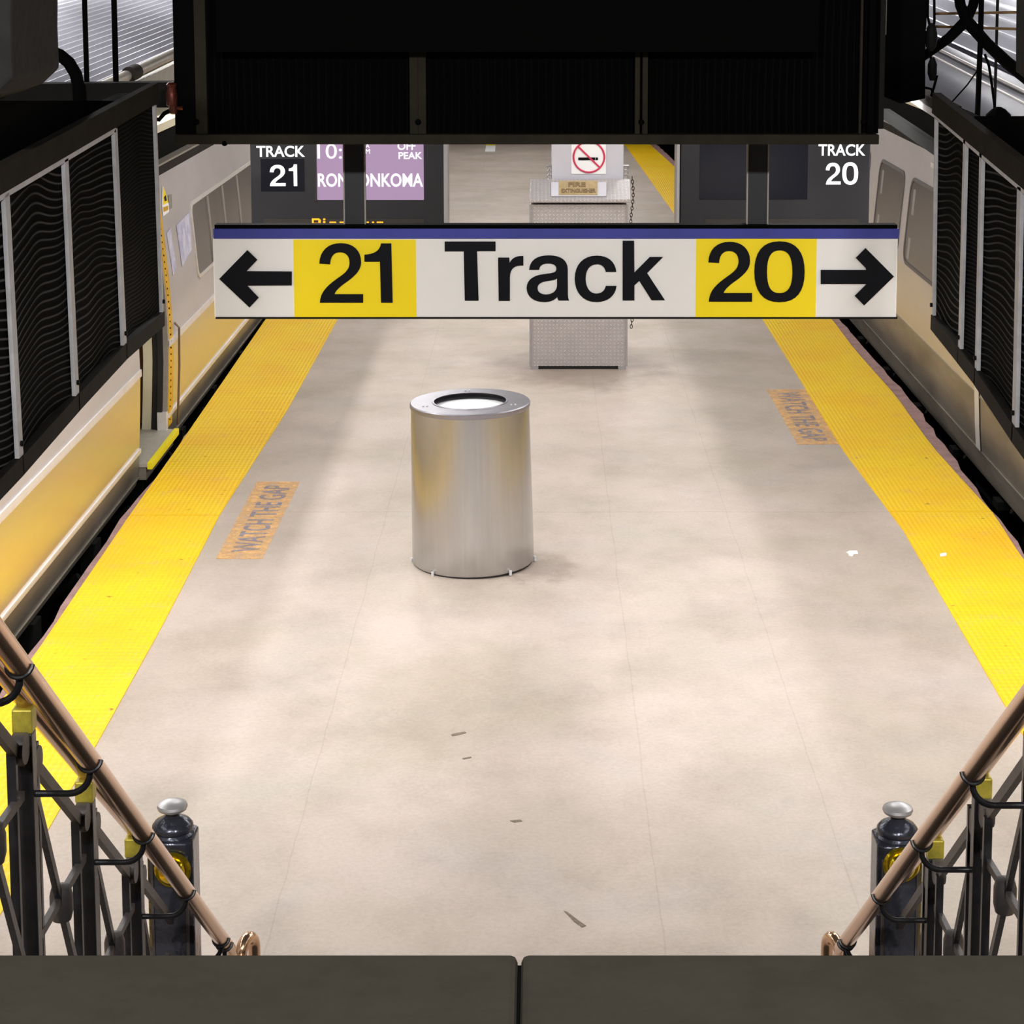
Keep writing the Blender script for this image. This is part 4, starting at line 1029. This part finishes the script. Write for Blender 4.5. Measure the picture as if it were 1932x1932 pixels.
    # loop at the foot, rising beyond the end of the rail and coming down to the floor
    tp = atD(464 if L_ else 1576, 1759, ye + .22); inn = -s
    zt_ = tp.z - .022
    hd = Vector((inn*.42, 1, 0)).normalized(); ctr = Vector((tp.x + inn*.004, ye + .22, zt_ - .045))
    lp = [Vector((Xr, ye - .03, rz_(ye - .03))), Vector((Xr, ye + .05, rz_(ye) - .06)), Vector((Xr + (ctr.x - Xr)*.6, ye + .12, rz_(ye) - .115))]
    for k_ in range(13):
        a_ = math.pi*(1 - k_/12)
        lp.append(ctr + hd*.042*math.cos(a_) + Vector((0, 0, .045*math.sin(a_))))
    e_ = lp[-1]; lp += [e_ + Vector((0, .004, -.15)), Vector((e_.x, e_.y + .004, 0))]
    link('end_loop', MB().tube(lp, .020, 20), 'goldbrass' if False else 'brass', t, smooth=True)
    for y in [y for y in ysl if y > 1.7] + [yn + .0, ye - .08]:
        zr_ = rz_(y); zl = zr_ - .075
        if y < yn + .02:
            b_ = [Vector((Xp - s*.02, y, zl))]
            for k_ in range(7):
                a_ = k_/6*math.pi/2; b_.append(Vector((Xr + s*.05 - s*.05*math.sin(a_), y, zl + .05*(1 - math.cos(a_)))))
            b_.append(Vector((Xr, y, zr_ - .02)))
        else:
            b_ = [Vector((Xr, y + .03, 0)), Vector((Xr, y + .03, zr_ - .16)), Vector((Xr, y, zr_ - .08)), Vector((Xr, y, zr_ - .02))]
        link('bracket', MB().tube(b_, .0075, 10), 'iron', t, smooth=True)
        d = Vector((0, 1, sl)).normalized()
        rp = [Vector((Xr, y, zr_)) + (Vector((1, 0, 0))*math.cos(u) + Vector((1, 0, 0)).cross(d)*math.sin(u))*.024 for u in [math.pi*(.98 + k_*.104) if True else 0 for k_ in range(11)]]
        link('clamp', MB().tube(rp, .005, 8), 'iron', t, smooth=True)
railing('left'); railing('right')

# ================================================================== UPPER LEFT CLUTTER
t = link('concrete_beam', MB().prism([atD(x, y, 5.6) for x, y in ((-120, -160), (112, -160), (110, 50), (113, 128), (82, 157), (20, 180), (-120, 240))], (0, -.5, 0)), 'concrete', origin=atD(0, 100, 5.6), bevel=.01)
tag(t, 'rough dark concrete beam end hanging in the upper left corner', 'beam')
xh = atD(333, 170, DH).x
o = link('cross_beam', MB().prism([atD(x, y, 8.1) for x, y in ((-150, 168), (-150, 200), (240, 200), (262, 176), (285, 203), (335, 203), (335, 155), (75, 158))], (0, .12, 0)), 'soot', origin=atD(170, 180, 8.1))
tag(o, 'dark horizontal steel beam left of the black barrier screen', 'beam')
for x0, x1, yb_, w_, lb in ((155, 164, 160, .011, 'thin brown-black hanger rod, left of the pair over the train roof'), (211, 220, 200, .012, 'black hanger rod, right of the pair over the train roof')):
    o = link('hanger_rod', MB().tube([atD(x0, -160, 8.2), atD(x1, yb_, 8.2)], w_, 10), 'black', origin=atD(x1, yb_, 8.2)); tag(o, lb, 'hanger rod', 'hanger rods at upper left')
o = link('cable', MB().tube([atD(x, y, 8.08) for x, y in ((90, 95), (113, 104), (130, 118), (143, 140), (149, 165), (151, 195))], .026, 14), 'black', origin=atD(151, 195, 7.9), smooth=True)
tag(o, 'thick black cable bending down beside the concrete beam', 'cable')
t = thing('conduit_pipe', 'grey conduit pipe with a collar running below the ribbed left roof', 'pipe', atD(270, 130, 14.2))
link('pipe', MB().tube([atD(120, 195, 12.6), atD(222, 151, 13.6), atD(345, 93, 15.3)], .040, 16), 'pipe', t, smooth=True)
link('collar', MB().tube([atD(243, 141, 13.8), atD(256, 135, 14.0)], .056, 16), 'angle', t, smooth=True)
o = link('cant_board', MB().prism([atD(x, y, dd) + Vector((0, 0, 0)) for x, y, dd in ((190, 190, 13.0), (345, 112, 15.3), (345, 175, 15.3), (190, 240, 13.0))], (-.05, 0, 0)), 'pipe', origin=atD(270, 160, 14))
tag(o, 'pale grey flat panel just below the conduit pipe', 'panel')
t = thing('copper_valve', 'small reddish copper fitting against the left edge of the barrier screen', 'pipe fitting', atD(325, 200, 8.0))
link('body', MB().lathe([(.012, -.05), (.022, -.045), (.024, .0), (.018, .03), (.022, .04), (.012, .05)], atD(324, 178, 7.95), 20), 'copper', t, smooth=True)
link('nipple', MB().lathe([(.008, -.025), (.018, -.02), (.018, .02), (.008, .025)], atD(327, 204, 7.95), 16), 'copper', t, smooth=True)
link('stem', MB().tube([atD(324, 178, 7.95), atD(327, 204, 7.95), atD(345, 204, 7.95)], .010, 10), 'copper', t, smooth=True)
link('cord', MB().tube([atD(323, 208, 7.95), atD(310, 214, 7.95), atD(300, 226, 7.95), atD(286, 222, 7.95)], .009, 8), 'black', t)

# ================================================================== UPPER RIGHT CLUTTER
a = atD(1673, 186, 8.35); b = atD(1746, -200, 8.35)
o = link('hanging_box', MB().prism([atD(x, y, 8.35) for x, y in ((1660, -160), (1757, -160), (1746, 95), (1746, 186), (1700, 196), (1660, 180))], (0, .3, 0)), 'black', origin=atD(1700, 186, 8.35), bevel=.005)
tag(o, 'black box mass hanging right of the barrier screen', 'box')
o = link('concrete_pier', MB().prism([atD(x, y, 6.2) for x, y in ((1920, -160), (2100, -160), (2100, 190), (1932, 147), (1917, 135), (1917, 60))], (0, -.4, 0)), 'concrete', origin=atD(1950, 150, 6.2))
tag(o, 'dark concrete pier corner in the upper right corner', 'pier')
t = thing('cross_brace', 'black crossed steel braces in front of the right train roof', 'brace', atD(1826, 40, 8.6))
link('brace_bar', MB().tube([atD(x, y, 8.6) for x, y in ((1802, -60), (1812, 10), (1826, 42), (1862, 82), (1900, 118), (1960, 165))], [.022, .024, .028, .026, .028, .03], 12), 'black', t, smooth=True)
link('brace_bar', MB().tube([atD(x, y, 8.62) for x, y in ((1848, -60), (1836, 10), (1822, 40), (1790, 72), (1740, 108))], [.02, .022, .026, .023, .02], 12), 'black', t, smooth=True)
for (xa, ya_), (xb_, yb_) in (((1762, 26), (1925, 23)), ((1762, 50), (1925, 55))):
    link('brown_beam', MB().bar(atD(xa, ya_, 9.2), atD(xb_, yb_, 9.2), .03, .012, (0, 1, 0)), 'bronzebeam', t)
link('drop_rod', MB().tube([atD(x, y, 8.58) for x, y in ((1854, -100), (1850, 70), (1844, 222))], .012, 10), 'black', t)
t = thing('loose_cable', 'thin sagging black wires against the bright right roof', 'cable', atD(1815, 205, 8.5))
link('wire', MB().tube([atD(x, y, 8.5) for x, y in ((1779, 210), (1800, 188), (1825, 160), (1845, 132))], .0035, 6), 'black', t)
link('wire', MB().tube([atD(x, y, 8.5) for x, y in ((1858, 102), (1866, 125), (1872, 165), (1877, 205))], .006, 6), 'black', t)
link('clump', MB().lathe([(.01, -.03), (.05, -.02), (.055, .0), (.03, .025), (.01, .035)], atD(1884, 217, 8.45), 9), 'black', t)
t = thing('wire_bundle', 'tangle of thin black wires hanging beside the black box', 'cable', atD(1758, 180, 8.4))
for pts in (((1752, -60), (1750, 30), (1757, 60), (1752, 90), (1760, 125), (1757, 150)), ((1762, -60), (1763, 40), (1757, 75), (1765, 100)), ((1768, 142), (1762, 165), (1757, 180), (1767, 187)), ((1744, 165), (1757, 168), (1762, 178), (1768, 190))):
    link('wire', MB().tube([atD(x, y, 8.4) for x, y in pts], .006, 6), 'black', t)
link('knot', MB().lathe([(.01, -.06), (.022, -.04), (.028, .0), (.02, .04), (.008, .06)], atD(1757, 70, 8.4), 9).lathe([(.01, -.05), (.02, -.02), (.02, .02), (.008, .05)], atD(1759, 130, 8.4), 9), 'soot', t)
t = thing('dark_rail', 'grimy angle bar and white strip above the right train side', 'rail', atX(1720, 230, 1.9))
link('angle_bar', MB().bar(atD(1672, 215, 9.3) , atD(1840, 330, 7.2), .03, .05), 'soot', t)
link('white_strip', MB().bar(atD(1722, 186, 9.0), atD(1778, 222, 8.1), .02, .03), 'galv', t)
link('top_flange', MB().bar(atD(1735, 178, 9.0), atD(1800, 212, 7.9), .06, .05), 'angle', t)
